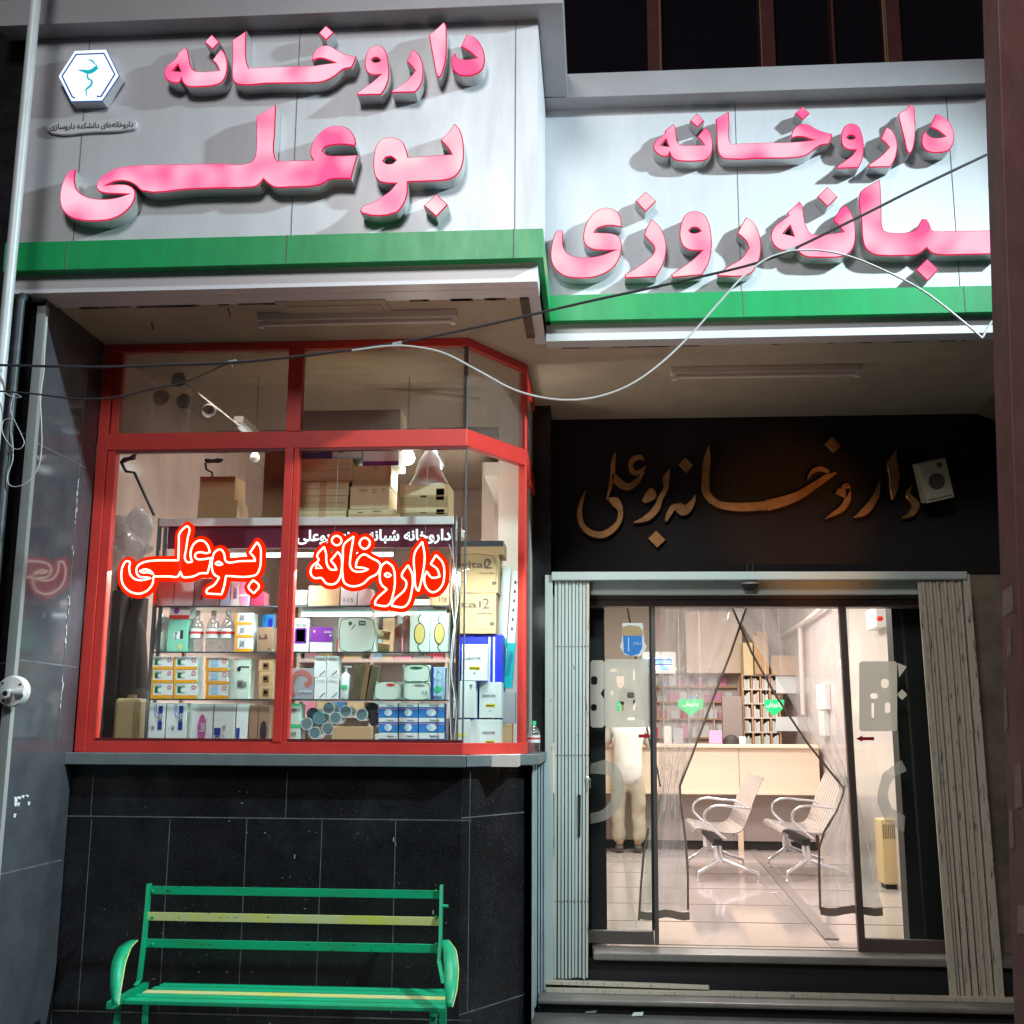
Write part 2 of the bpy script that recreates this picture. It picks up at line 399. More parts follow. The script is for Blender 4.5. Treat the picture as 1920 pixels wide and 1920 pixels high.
emis('neon_white', (1.0, .66, .50), 3.2)
emis('neon_red', (1.0, .018, .0), 1.15)
emis('logo_white', (.93, 1.0, 1.0), 1.15)
emis('logo_blue', (.01, .10, .42), .9)
emis('logo_teal', (.01, .50, .62), .9)
emis('bulb_glow', (1.0, .97, .92), 14)
mat('red_sticker', (.40, .01, .02), .4)
mat('red_led', (.8, .02, .02), .4)

# ------------------------------------------------------------------ key dimensions (metres)
YL, YRS = 5.22, 6.083          # left sign face, right sign face
XS = -.275                     # right end of the left sign
ZS = 3.64                      # underside of the signs / soffit
GZ = -.12                      # pavement level
FZ = .19                       # shop floor level
YB = 6.0                       # bay window plane
YW = 7.60                      # door plane
XLW = -2.775                   # side wall left of the bay
YP = 5.30                      # front of the left pier

# ------------------------------------------------------------------ setting
tag(MB().box(-30, 30, -12, 40, GZ-.3, GZ).build('pavement', 'pavement'), kind='structure')
tag(MB().box(-30, 30, -30, -12.0, GZ-.42, GZ-.12).build('road', 'asphalt'), kind='structure')
fl = MB().box(-.8, 2.6, YW, 16.2, FZ-.05, FZ)
tag(fl.build('floor', 'floor_tile'), kind='structure')
jm = MB()
for y in [1774, 1730, 1697, 1667, 1639, 1619, 1602, 1588]:
    Yj = PZ(1400, y, FZ).y; jm.box(-.75, 2.54, Yj-.008, Yj+.008, FZ, FZ+.002)
for xj in (.25, 1.45): jm.box(xj-.004, xj+.004, YW+.1, 15.5, FZ, FZ+.0015)
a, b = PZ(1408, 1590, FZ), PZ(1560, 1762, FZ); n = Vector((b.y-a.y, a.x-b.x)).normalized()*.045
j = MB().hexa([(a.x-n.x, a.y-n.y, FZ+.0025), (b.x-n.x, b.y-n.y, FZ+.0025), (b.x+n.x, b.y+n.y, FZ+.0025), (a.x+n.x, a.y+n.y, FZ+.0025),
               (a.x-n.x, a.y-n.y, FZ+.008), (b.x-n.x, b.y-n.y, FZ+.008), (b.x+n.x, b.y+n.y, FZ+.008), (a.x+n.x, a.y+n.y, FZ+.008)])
tag(jm.build('floor_joints', 'floor_joint'), kind='structure')
tag(j.build('diagonal_strip', 'floor_strip', bevel=.002), 'long grey strip lying diagonally across the shop floor tiles', 'cable cover')  # thin strip on the floor, darker than the tiles
# shop interior shell
tag(MB().box(2.56, 2.7, YW+.16, 16.2, FZ-.05, 3.6).build('room_wall', 'marble'), kind='structure')
tag(MB().box(-.8, 2.56, 16.1, 16.2, FZ-.05, 3.6).build('room_wall', 'wall_paint'), kind='structure')
tag(MB().box(-.9, -.8, 8.8, 16.2, FZ-.05, 3.6).build('room_wall', 'wall_paint'), kind='structure')
tag(MB().box(-.8, 2.56, YW+.36, 16.1, 3.3, 3.4).build('ceiling', 'ceiling_white'), kind='structure')
tag(MB().box(XLW-.1, XLW-.002, 6.03, 10.2, .2, 3.9).build('room_wall', 'marble_store'), kind='structure')
tag(MB().box(XLW, -.9, 10.1, 10.2, .2, 3.9).build('room_wall', 'marble_store'), kind='structure')
tag(MB().box(-.62, -.42, 7.1, 8.8, .2, 3.9).build('room_wall', 'wall_paint'), kind='structure')
tag(MB().box(XLW, -.42, 6.1, 10.1, 3.66, 3.75).build('ceiling', 'plaster'), kind='structure')
tag(MB().box(XLW, -.9, 6.1, 10.1, .1, .2).build('floor', 'floor_tile'), kind='structure')

# ------------------------------------------------------------------ the building
bld = thing('pharmacy_building', 'black tiled ground floor front of the pharmacy with red bay window and wide entrance', 'building')
# left pier : side wall and front
wb = MB()
wb.box(-6.0, XLW, YP+.03, 6.3, GZ, 5.6, 1)                # dark body
wl = wb.build('wall', ['grey_tile', 'black_tile'], bld)
sm = MB().box(XLW, XLW+.012, YP, YB-.02, GZ, 3.64)       # polished side lining
sm.build('side_lining', 'grey_tile', bld)
e = MB().box(XLW-.03, XLW+.014, YP-.006, YP+.03, GZ, 3.60); e.build('edge_trim', 'grout', bld)
g = MB()
for (xa, ya) in ((80, 1614), (120, 1250), (120, 880)):
    q = P(xa, ya, 5.9); g.box(XLW+.012, XLW+.0135, YP+.03, YB-.05, q.z-.004, q.z+.004)
xe = XLW+.0125
g.box(xe, xe+.0015, 5.80, 5.806, 1.45, 3.4)
for (xa, ya) in ((20, 810), (20, 1243)):
    q = P(xa, ya, YP); g.box(-4, XLW-.03, YP+.028, YP+.0305, q.z-.003, q.z+.003)
g.build('tile_joints', 'grout_thin', bld)
# white smears on the lining
sp = MB()
for (zc, hc, nk) in ((1.72, .10, 10), (1.95, .10, 9), (2.12, .08, 8), (2.42, .05, 3), (2.66, .14, 12), (2.78, .06, 6)):
    for k in range(nk):
        z = zc+random.gauss(0, hc*.5); yy = 5.80+random.gauss(0, .007); r = random.uniform(.003, .009)
        sp.quad([(xe+.002, yy+r*.5*math.cos(q_)*random.uniform(.6, 1.2), z+r*2.4*math.sin(q_)*random.uniform(.5, 1.2)) for q_ in [j*1.05 for j in range(6)]])
for (x0, y0, x1, y1) in ((27, 1494, 34, 1513), (33, 1492, 40, 1499), (41, 1490, 47, 1497), (49, 1489, 55, 1495), (53, 1502, 57, 1512), (26, 1524, 31, 1534), (33, 1503, 38, 1512)):
    def onwall(px, py):
        d = ray(px, py); t = (xe+.001-CAM.x)/d.x; return CAM+d*t
    a, b, c, d_ = onwall(x0, y0), onwall(x1, y0+2), onwall(x1-2, y1), onwall(x0-1, y1-3)
    m4 = (a+b+c+d_)/4; sp.quad([m4+(v-m4)*random.uniform(.7, 1.15) for v in (a, (a+b)/2, b, (b+c)/2, c, (c+d_)/2, d_, (d_+a)/2)])
sp.build('paint_smear', 'white_plastic', bld)
# plinth
ZSL = 1.385
X0B, X1B = XLW+.0, -.70
XC, YC = -.40, 6.50
pl = MB()
pl.hexa([(X0B, YB, GZ), (X1B, YB, GZ), (X1B, YB+.25, GZ), (X0B, YB+.25, GZ), (X0B, YB, ZSL-.06), (X1B, YB, ZSL-.06), (X1B, YB+.25, ZSL-.06), (X0B, YB+.25, ZSL-.06)])
pl.hexa([(X1B, YB, GZ), (XC, YC, GZ), (XC-.2, YC+.1, GZ), (X1B, YB+.25, GZ), (X1B, YB, ZSL-.06), (XC, YC, ZSL-.06), (XC-.2, YC+.1, ZSL-.06), (X1B, YB+.25, ZSL-.06)])
pl.hexa([(XC-.2, YC+.1, GZ), (XC, YC, GZ), (XC, 7.36, GZ), (XC-.2, 7.36, GZ), (XC-.2, YC+.1, ZSL-.06), (XC, YC, ZSL-.06), (XC, 7.36, ZSL-.06), (XC-.2, 7.36, ZSL-.06)])
pl.build('plinth', 'black_tile', bld)
g = MB()
def gh(x0, x1, y): q = P((x0+x1)/2, y, YB); g.box(P(x0, y, YB).x, P(x1, y, YB).x, YB-.0012, YB, q.z-.0028, q.z+.0028)
def gv(xt, yt, yb): a, b = P(xt, yt, YB), P(xt, yb, YB); g.box(a.x-.002, a.x+.002, YB-.0012, YB, min(a.z, b.z), max(a.z, b.z))
gh(98, 885, 1534); gh(100, 882, 1904)
for x, yt, yb in ((176, 1446, 1533), (539, 1446, 1533), (882, 1446, 1900), (172, 1536, 1900), (319, 1536, 1900), (463, 1536, 1900), (604, 1536, 1900), (742, 1536, 1900)): gv(x, yt, yb)
zz = P(882, 1534, YB).z
for z in (zz, P(882, 1904, YB).z):
    g.hexa([(X1B, YB-.002, z-.003), (XC, YC-.002, z-.003), (XC, YC, z-.003), (X1B, YB, z-.003), (X1B, YB-.002, z+.003), (XC, YC-.002, z+.003), (XC, YC, z+.003), (X1B, YB, z+.003)])
g.build('tile_joints', 'grout_thin', bld)
sc = MB()
for k in range(70):
    x = random.uniform(-2.6, -.75); z = random.uniform(.0, 1.2); s = random.choice((.002, .003, .003, .005))
    sc.box(x, x+s*random.uniform(.6, 2), YB-.0008, YB, z, z+s)
for x, z in ((-1.05, .95), (-1.04, .93), (-1.56, .86), (-.84, .60), (-.9, .56)): sc.box(x, x+.006, YB-.0009, YB, z, z+.02)
sc.build('scuff_marks', 'grout', bld)
# ribbed metal corner strip
rb = MB(); 
for k in range(6): rb.box(XC+.002, XC+.014 if k % 2 else XC+.022, YC+.02+k*.14, YC+.02+(k+1)*.14-.01, GZ+.05, ZSL-.065)
for k in range(5): rb.box(XC+.0+k*.0, XC+.03, 6.50-.03+k*.0, 6.52, GZ+.05, ZSL-.065)
for k in range(4): rb.box(XC+.006+k*.017, XC+.006+k*.017+.011, 7.335-(.006 if k % 2 else 0), 7.36, GZ, ZSL-.07)
rb.build('corner_strip', 'rib_metal', bld)
# sill
sl = MB()
def off(x, y): return (x, y)
A0, A1, A2 = (X0B-.06, YB-.10), (X1B+.03, YB-.10), (XC+.075, YC-.06)
sl.hexa([(A0[0], A0[1], ZSL-.06), (A1[0], A1[1], ZSL-.06), (X1B, YB+.2, ZSL-.06), (A0[0], YB+.2, ZSL-.06), (A0[0], A0[1], ZSL), (A1[0], A1[1], ZSL), (X1B, YB+.2, ZSL), (A0[0], YB+.2, ZSL)])
sl.hexa([(A1[0]+.003, A1[1]+.004, ZSL-.058), (A2[0], A2[1], ZSL-.058), (XC-.2, YC+.2, ZSL-.058), (X1B+.003, YB+.2, ZSL-.058), (A1[0]+.003, A1[1]+.004, ZSL-.001), (A2[0], A2[1], ZSL-.001), (XC-.2, YC+.2, ZSL-.001), (X1B+.003, YB+.2, ZSL-.001)])
sl.hexa([(XC-.2, YC, ZSL-.056), (A2[0], A2[1]+.003, ZSL-.056), (A2[0], 7.34, ZSL-.056), (XC-.2, 7.34, ZSL-.056), (XC-.2, YC, ZSL-.002), (A2[0], A2[1]+.003, ZSL-.002), (A2[0], 7.34, ZSL-.002), (XC-.2, 7.34, ZSL-.002)])
sl.build('window_sill', 'stone_sill', bld, bevel=.004)

# bay window
win = bpy.data.objects.new('bay_window', None); COL.objects.link(win); win.parent = bld
ZB0, ZB1 = ZSL, P(500, 1391, YB).z            # bottom rail
ZM0, ZM1 = P(700, 838, YB).z, P(700, 806, YB).z   # middle rail
ZT0, ZT1 = P(500, 655, YB).z, ZS              # top rail
def seg(a, b, z0, z1, t=.05, name='frame_bar', inset=0, m='red_frame'):
    a, b = Vector(a), Vector(b); d = (b-a).normalized(); n = Vector((d.y, -d.x))  # outward (towards street)
    p = [a+n*inset, b+n*inset, b-n*(t-inset), a-n*(t-inset)]
    return MB().hexa([(q.x, q.y, z0) for q in p]+[(q.x, q.y, z1) for q in p]).build(name, m, win, bevel=.003)
L0, L1, L2, L3 = (X0B+.012, YB), (X1B, YB), (XC, YC), (XC, 7.34)
for a, b in ((L0, L1), (L1, L2), (L2, L3)):
    seg(a, b, ZB0, ZB1, name='bottom_rail'); seg(a, b, ZM0, ZM1, name='middle_rail'); seg(a, b, ZT0, ZT1, name='top_rail')
def mull(x0, x1, z0, z1, y=YB, name='mullion', dy=.05, pr=.004):
    return MB().box(x0, x1, y-pr, y+dy, z0, z1).build(name, 'red_frame', win, bevel=.003)
xa = P(172, 1380, YB).x
mull(X0B+.012, X0B+.07, ZB0+.001, ZT1-.002); mull(X0B+.071, X0B+.118, ZB1-.001, ZM0+.001, y=YB+.012); mull(X0B+.075, X0B+.12, ZM1, ZT0, y=YB+.012)
xm = P(524, 1380, YB).x
mull(xm-.036, xm+.012, ZB1-.001, ZM0+.002, pr=.006); mull(xm+.0135, xm+.042, ZB1-.001, ZM0+.002, y=YB+.006)
mull(xm-.038, xm+.044, ZM1-.002, ZT0+.002, pr=.006)
# inner bead round the panes
for x0, x1 in ((X0B+.118, xm-.036), (xm+.042, X1B)):
    bead = MB().box(x0, x1, YB+.002, YB+.03, ZB1, ZB1+.016).box(x0, x1, YB+.002, YB+.03, ZM0-.016, ZM0); bead.build('glazing_bead', 'red_dark', win)
seg((XC-.012, YC-.02), (XC, YC), ZB1, ZM0, name='corner_mullion'); seg((XC-.012, YC-.02), (XC, YC), ZM1, ZT0, name='corner_mullion')
def pane(a, b, z0, z1, m='pane'):
    a, b = Vector(a), Vector(b); d = (b-a).normalized(); n = Vector((d.y, -d.x))
    p = [a-n*.02, b-n*.02, b-n*.026, a-n*.026]
    return MB().hexa([(q.x, q.y, z0) for q in p]+[(q.x, q.y, z1) for q in p]).build('pane', m, win)
for z0, z1 in ((ZB1, ZM0), (ZM1, ZT0)):
    pm = 'pane' if z0 == ZB1 else 'pane_soffit_haze'
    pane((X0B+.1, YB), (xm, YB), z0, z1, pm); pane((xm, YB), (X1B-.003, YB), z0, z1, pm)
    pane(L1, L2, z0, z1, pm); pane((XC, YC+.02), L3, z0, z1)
    sj = MB().box(X1B-.006, X1B+.002, YB+.012, YB+.03, z0, z1); sj.build('silicone_joint', 'seam_dark', win)
# dark tiled return between bay and entrance
MB().box(XC-.2, -.30, 7.37, 7.75, GZ, ZS+.3).build('wall', 'black_tile', bld)
# fascia wall above the entrance
zf0 = P(1400, 1072, 7.4).z
MB().box(-.30, 3.4, 7.72, 7.95, zf0-.1, ZS+.3).build('fascia_wall', 'fascia_black', bld)
MB().box(-.28, -.05, 7.60, 7.95, GZ, zf0).build('wall', 'black_tile', bld)
# right hand reveal, rough plaster
XR = 2.98
rw = MB().box(XR, XR+.5, 6.25, 7.95, GZ, ZS); rw.build('side_wall', 'rough_wall', bld)
MB().box(2.2, XR, 7.60, 7.95, GZ, zf0).build('wall', 'rough_wall', bld)
# broken corner of the soffit plaster on the right
MB().prism([(2.55, ZS), (2.70, ZS-.06), (2.80, ZS-.10), (2.86, ZS-.2), (2.979, ZS-.25), (2.979, ZS)], 7.1, 7.70).build('plaster_patch', 'rough_wall', bld)
# soffits
so = MB().box(-3.0, XS, YL+.21, YB+.02, ZS+.001, ZS+.12)
so.box(XS, 3.4, YRS+.12, 7.95, ZS+.0, ZS+.12); so.box(-.70, XS, YB+.02, 7.75, ZS+.002, ZS+.1)
so.build('soffit', 'plaster', bld)
st = MB()   # dark broken edge round the soffit
st.box(XS-.10, XS-.055, YL+.2, YB+.0, ZS-.012, ZS)
for k in range(36):
    x = XLW+random.uniform(0, 2.3); st.box(x, x+random.uniform(.02, .12), YL+.20, YL+.215+random.uniform(0, .012), ZS-.004, ZS)
for k in range(30):
    x = random.uniform(XS, 3.0); st.box(x, x+random.uniform(.02, .1), YRS+.118, YRS+.126, ZS-.004, ZS-.001)
st.build('broken_plaster_edge', 'plaster_dirt', bld)
pt = MB()
a, b = PZ(532, 590, ZS), PZ(722, 560, ZS)
pt.box(a.x, b.x, b.y, a.y, ZS-.006, ZS+.001); pt.box(a.x+.05, b.x-.03, b.y+.06, a.y-.01, ZS-.010, ZS-.006)
pt.build('plaster_patch', 'plaster', bld, bevel=.003)
# upper facade behind the signs
MB().box(-6, 4.2, 7.96, 8.2, ZS, 10).build('upper_wall', 'fascia_black', bld)
for x in (1227, 1437, 1672, 1560):
    q = P(x, 100, 7.9); wdt = .055 if x != 1560 else .01
    MB().box(q.x-wdt, q.x+wdt, 7.82, 7.96, ZS+.2, 10).build('window_mullion', 'mullion_brown', bld, bevel=.004)
for a, b in ((1060, 1212), (1246, 1420), (1456, 1655), (1690, 1840)):
    q0, q1 = P(a, 100, 7.94), P(b, 100, 7.94)
    wn = MB().box(q0.x, q1.x, 7.94, 7.955, 4.6, 9.9).build('upper_window_pane', 'dark_glass', bld)
sl2 = MB()
for x, w_ in ((1238, .004), (1428, .003), (1660, .006), (1664, .003)):
    q = P(x, 100, 7.82); sl2.box(q.x-w_, q.x+w_, 7.812, 7.82, 5.3, 7.2)
sl2.build('bare_wood_streak', 'wood_bare', bld)
# steps
stp = MB()
stp.box(-.37, 2.97, 7.15, 7.36, -.066, -.035).build('step', 'step_stone', bld, bevel=.010)
MB().box(-.36, 2.97, 7.20, 7.36, GZ, -.067).build('step_riser', 'step_riser', bld)
MB().box(-.36, 2.97, 7.36, YW-.0, GZ, -.03).build('step_base', 'step_riser', bld)
MB().box(-.28, 2.97, 7.45, 7.9, -.03, FZ-.055).build('step_riser', 'step_riser', bld)
MB().box(-.045, 2.97, 7.40, 7.92, FZ-.052, FZ-.004).build('step', 'step_stone', bld, bevel=.01)
MB().box(-.33, 2.8, 7.31, 7.37, -.033, -.012).build('gate_track', 'gate_paint_worn', bld)

# ------------------------------------------------------------------ shop signs
def cassette(name, label, x0, x1, Y, z0, z1, ytop, side=False, seams=()):
    s = thing(name, label, 'sign')
    ztop = P((x0+x1), 100, Y).z
    zc0, zc1 = 5.04, 5.19
    zg0, zg1 = 3.735, 3.885
    MB().box(x0, x1, Y, Y+.10, zg0, zc0+.02).build('sign_panel', 'alu_panel', s)
    cx1 = x1+(.13 if side else 0)
    cn = MB().box(x0-.12 if side else x0, cx1, Y-.13, Y+.0, zc0, zc1)
    if side: cn.box(x1, cx1, Y, 7.9, zc0+.006, zc1-.001); cn.box(x0, x1, Y, Y+.5, zc0+.001, zc1)
    else: cn.box(x0, x1, Y, Y+.3, zc0+.02, zc1)
    cn.build('cornice', 'cornice_grey', s, bevel=.003)
    gb = MB().box(x0, x1+(.03 if side else 0), Y-.06, Y+.0, zg0, zg1)
    if side: gb.box(x1, x1+.03, Y, YRS+.02, zg0, zg1-.001)
    gb.build('green_band', 'green_band', s, bevel=.002)
    lt = MB().box(x0, x1, Y+.005, Y+.09, ZS-.0, zg0).box(x0, x1-.0005, Y+.09, Y+.21 if side else Y+.115, ZS-.0015, ZS+.03)
    lt.build('lower_trim', 'alu_trim', s, bevel=.002)
    if side:
        MB().box(x1-.06, x1, Y+.101, YRS+.05, ZS, zg0).box(x1-.06, x1, Y+.101, 7.9, zg1, zc0).build('return_panel', 'alu_trim', s)
        MB().box(x1-.055, x1-.001, Y+.101, YRS+.05, zg0, zg1).build('return_core', 'alu_trim', s)
    sm = MB()
    for xx in seams: sm.box(xx-.002, xx+.002, Y-.0015, Y, zg1, zc0)
    for xx in seams: sm.box(xx-.002, xx+.002, Y-.0615, Y-.06, zg0, zg1)
    sm.build('panel_seam', 'seam_dark', s)
    return s
s1 = cassette('shop_sign', 'upper grey metal fascia sign with hexagon emblem over the bay window', -2.93, XS, YL, 0, 0, 0, True, [P(x, 300, YL).x for x in (150, 552, 966)])
s2 = cassette('shop_sign', 'set back bluish metal fascia sign over the entrance door, brightly lit', XS+.001, 2.24, YRS, 0, 0, 0, False, [P(x, 400, YRS).x for x in (1385, 1790)])
A = Z(0, 0, 520/1920); B_ = Z(500, 0, 520/1920); Cc = Z(1000, 120, 440/1920); D_ = Z(1440, 120, 440/1920)
def letters(parts, sign, Y, face, depth=.095):
    """parts: list of loops; loop = list of (transform, pts)"""
    Yf = Y-depth
    loops = []
    for lp in parts:
        pts = []
        for tr, pp in lp: pts += tr(pp, Yf)
        loops.append(smooth_loop(pts))
    return curve_mesh(loops, depth, .0055, Y, 'letter', [face, 'letter_rim', 'letter_side'], sign)
# -- left sign, upper word
letters([[(B_, [(1385,232),(1440,255),(1490,320),(1510,390),(1508,440),(1490,485),(1445,515),(1390,527),(1335,520),(1295,490),(1278,450),(1278,410),(1290,375),(1305,365),(1314,390),(1345,405),(1400,407),(1450,398),(1400,355),(1343,322)])]], s1, YL, 'letter_pink')
letters([[(B_, [(1225,148),(1240,168),(1245,230),(1246,330),(1240,420),(1225,480),(1203,530),(1190,537),(1178,525),(1160,450),(1145,370),(1130,290),(1122,238),(1170,200)])]], s1, YL, 'letter_pink')
letters([[(B_, [(1010,335),(1040,360),(1068,400),(1083,450),(1085,510),(1078,560),(1060,600),(1030,638),(865,642),(862,628),(920,590),(975,550),(1025,488),(1000,455),(968,425),(990,375)])]], s1, YL, 'letter_pink')
letters([[(B_, [(770,310),(810,330),(835,380),(845,450),(848,520),(835,580),(810,630),(790,655),(625,658),(622,640),(680,600),(740,555),(782,518),(740,520),(700,505),(680,465),(680,410),(695,355),(725,322)])], [(B_, [(728,412),(745,400),(770,402),(785,418),(770,426),(740,426)])]], s1, YL, 'letter_pink')
letters([[(B_, [(400,310),(440,315),(490,345),(540,370),(600,385),(621,388),(608,430),(588,468),(530,480),(480,520),(430,550),(380,568),(300,574),(0,578)]), (A, [(1680,588),(1640,580),(1615,560),(1605,520),(1608,400),(1605,275),(1660,240),(1705,208),(1703,300),(1706,420),(1722,468)]), (B_, [(0,462),(200,455),(320,452),(400,440),(465,432),(430,418),(385,405),(345,408),(315,425),(312,395),(330,350),(365,320)])]], s1, YL, 'letter_pink')
letters([[(B_, [(410,172),(467,225),(410,280),(357,228)])]], s1, YL, 'letter_pink')
letters([[(A, [(1465,235),(1520,290),(1472,342),(1412,290)])]], s1, YL, 'letter_pink')
letters([[(A, [(1530,335),(1560,375),(1575,440),(1565,520),(1535,570),(1480,592),(1400,600),(1320,602),(1290,595),(1265,572),(1255,548),(1245,570),(1215,575),(1170,562),(1138,530),(1135,495),(1155,450),(1200,415),(1228,385),(1225,370),(1285,322),(1298,345),(1310,400),(1320,450),(1345,485),(1400,492),(1460,490),(1515,485),(1500,450),(1468,415),(1500,370)])], [(A, [(1230,450),(1248,492),(1198,488)])]], s1, YL, 'letter_pink')
# -- left sign, lower word
letters([[(B_, [(1300,852),(1335,890),(1358,960),(1365,1040),(1362,1110),(1340,1180),(1300,1225),(1230,1248),(1100,1255),(978,1260),(975,1330),(960,1390),(930,1440),(895,1472),(660,1475),(645,1458),(660,1430),(740,1395),(800,1355),(850,1320),(893,1270),(830,1268),(780,1255),(750,1220),(738,1160),(740,1080),(755,1010),(790,965),(850,948),(900,955),(945,985),(968,1040),(980,1085),(1100,1078),(1200,1070),(1278,1065),(1250,1020),(1203,970),(1260,910)])], [(B_, [(808,1115),(825,1090),(860,1085),(893,1108),(870,1128),(830,1130)])]], s1, YL, 'letter_pale')
letters([[(B_, [(1175,1340),(1255,1415),(1175,1502),(1085,1422)])]], s1, YL, 'letter_pale')
letters([[(A, [(980,1320),(1300,1310),(1500,1303),(1720,1298),(1770,1290),(1800,1270),(1823,1240),(1845,1262),(1870,1280)]), (B_, [(50,1295),(180,1295),(310,1290),(380,1275),(440,1242),(530,1238),(585,1240),(605,1160),(632,1068),(580,1072),(500,1075),(420,1070),(388,1045),(400,1020),(450,1005),(540,1000),(612,1010),(618,985),(600,930),(560,885),(510,868),(440,872),(380,905),(330,960),(305,1020),(300,1070),(318,1105),(200,1108),(75,1112),(58,1090),(58,900),(65,720)]), (A, [(1850,755),(1775,800),(1772,900),(1768,1060),(1755,1100),(1730,1122),(1500,1128),(1200,1135),(900,1145),(800,1165),(730,1200),(685,1240),(665,1285),(680,1320),(730,1338),(800,1342),(875,1345),(820,1362),(740,1375),(640,1370),(570,1345),(530,1305),(518,1260),(520,1200),(527,1180),(510,1168),(480,1180),(445,1230),(420,1300),(412,1380),(430,1450),(480,1500),(560,1525),(660,1530),(760,1520),(850,1480),(910,1420),(935,1360),(930,1310),(890,1280),(830,1272),(745,1278),(790,1258),(850,1252),(900,1262),(940,1285)])]], s1, YL, 'letter_pink')
# -- right sign, upper word
letters([[(D_, [(1375,405),(1430,425),(1480,465),(1515,530),(1525,600),(1510,665),(1475,710),(1410,725),(1340,725),(1290,705),(1260,660),(1260,600),(1275,560),(1298,548),(1310,575),(1345,597),(1400,600),(1448,590),(1390,545),(1325,515),(1348,460)])]], s2, YRS, 'letter_pink')
letters([[(D_, [(1170,325),(1195,350),(1203,440),(1208,560),(1200,640),(1175,720),(1158,735),(1140,715),(1115,620),(1085,500),(1068,420),(1075,400),(1120,375)])]], s2, YRS, 'letter_pink')
letters([[(D_, [(968,512),(1010,535),(1045,590),(1060,660),(1052,740),(1030,800),(1000,842),(830,845),(818,825),(870,790),(930,745),(990,682),(960,645),(920,612),(945,560)])]], s2, YRS, 'letter_pink')
letters([[(D_, [(695,482),(740,505),(770,570),(785,650),(782,740),(765,800),(740,850),(552,855),(560,840),(620,795),(680,750),(718,705),(660,700),(620,680),(600,640),(600,580),(620,520),(650,490)])], [(D_, [(648,600),(670,583),(700,585),(712,602),(690,612),(660,610)])]], s2, YRS, 'letter_pink')
letters([[(D_, [(290,485),(330,492),(390,525),(450,550),(530,568),(520,610),(500,655),(440,662),(390,690),(340,730),(290,755),(200,768),(0,772)]), (Cc, [(1600,778),(1550,770),(1520,740),(1505,690),(1500,560),(1492,450),(1550,415),(1600,385),(1605,480),(1606,620),(1622,650)]), (D_, [(0,640),(200,635),(290,628),(360,620),(290,598),(235,595),(192,610),(190,580),(210,530),(250,495)])]], s2, YRS, 'letter_pink')
letters([[(D_, [(285,342),(345,402),(285,458),(222,402)])]], s2, YRS, 'letter_pink')
letters([[(Cc, [(1340,400),(1400,462),(1342,520),(1282,462)])]], s2, YRS, 'letter_pink')
letters([[(Cc, [(1410,515),(1440,545),(1465,610),(1468,690),(1450,750),(1410,785),(1340,795),(1220,795),(1160,785),(1130,760),(1115,728),(1105,755),(1060,755),(1010,730),(982,690),(985,655),(1010,615),(1060,580),(1080,555),(1075,545),(1145,488),(1160,510),(1170,570),(1180,630),(1205,660),(1280,662),(1395,660),(1370,625),(1340,595),(1375,550)])], [(Cc, [(1085,618),(1105,672),(1048,662)])]], s2, YRS, 'letter_pink')
# -- right sign, lower word
letters([[(Cc, [(600,1172),(650,1182),(695,1215),(720,1270),(720,1335),(640,1322),(570,1330),(520,1350),(503,1375),(560,1378),(650,1385),(700,1410),(722,1460),(720,1530),(700,1600),(650,1670),(570,1720),(470,1748),(360,1752),(270,1740),(200,1700),(155,1640),(140,1560),(150,1470),(175,1390),(200,1358),(225,1355),(245,1375),(242,1420),(247,1490),(275,1540),(330,1570),(420,1580),(540,1565),(655,1525),(560,1525),(480,1515),(425,1480),(408,1430),(420,1340),(450,1270),(500,1210),(550,1182)])]], s2, YRS, 'letter_pale')
letters([[(Cc, [(965,1265),(1010,1300),(1060,1370),(1085,1450),(1088,1540),(1065,1630),(1005,1740),(750,1752),(748,1720),(830,1670),(930,1600),(990,1530),(985,1490),(940,1440),(905,1400),(930,1330)])]], s2, YRS, 'letter_pale')
letters([[(Cc, [(920,1042),(1005,1120),(918,1210),(835,1120)])]], s2, YRS, 'letter_pale')
letters([[(Cc, [(1330,1200),(1390,1220),(1435,1290),(1458,1400),(1458,1520),(1435,1630),(1380,1725),(1135,1748),(1128,1720),(1200,1670),(1300,1600),(1378,1528),(1290,1525),(1230,1495),(1200,1430),(1200,1340),(1230,1250),(1270,1210)])], [(Cc, [(1275,1362),(1300,1340),(1345,1342),(1368,1365),(1330,1380),(1295,1378)])]], s2, YRS, 'letter_pale')
letters([[(Cc, [(1745,1248),(1800,1290),(1840,1360),(1862,1450),(1860,1560),(1835,1640),(1770,1720),(1510,1735),(1505,1715),(1600,1650),(1700,1590),(1762,1505),(1740,1450),(1668,1385),(1700,1320)])]], s2, YRS, 'letter_pale')
letters([[(D_, [(630,1150),(665,1185),(705,1270),(718,1370),(715,1450),(690,1520),(640,1565),(560,1582),(400,1582),(310,1575),(262,1548),(238,1505),(220,1532),(150,1532),(80,1510),(35,1460),(22,1410),(50,1330),(110,1280),(165,1240),(155,1215),(260,1122),(280,1150),(295,1240),(320,1340),(360,1390),(430,1392),(520,1385),(615,1370),(575,1320),(530,1280),(580,1200)])], [(D_, [(180,1325),(210,1405),(128,1385)])]], s2, YRS, 'letter_pink')
letters([[(D_, [(488,1002),(572,1085),(488,1170),(402,1085)])]], s2, YRS, 'letter_pale')
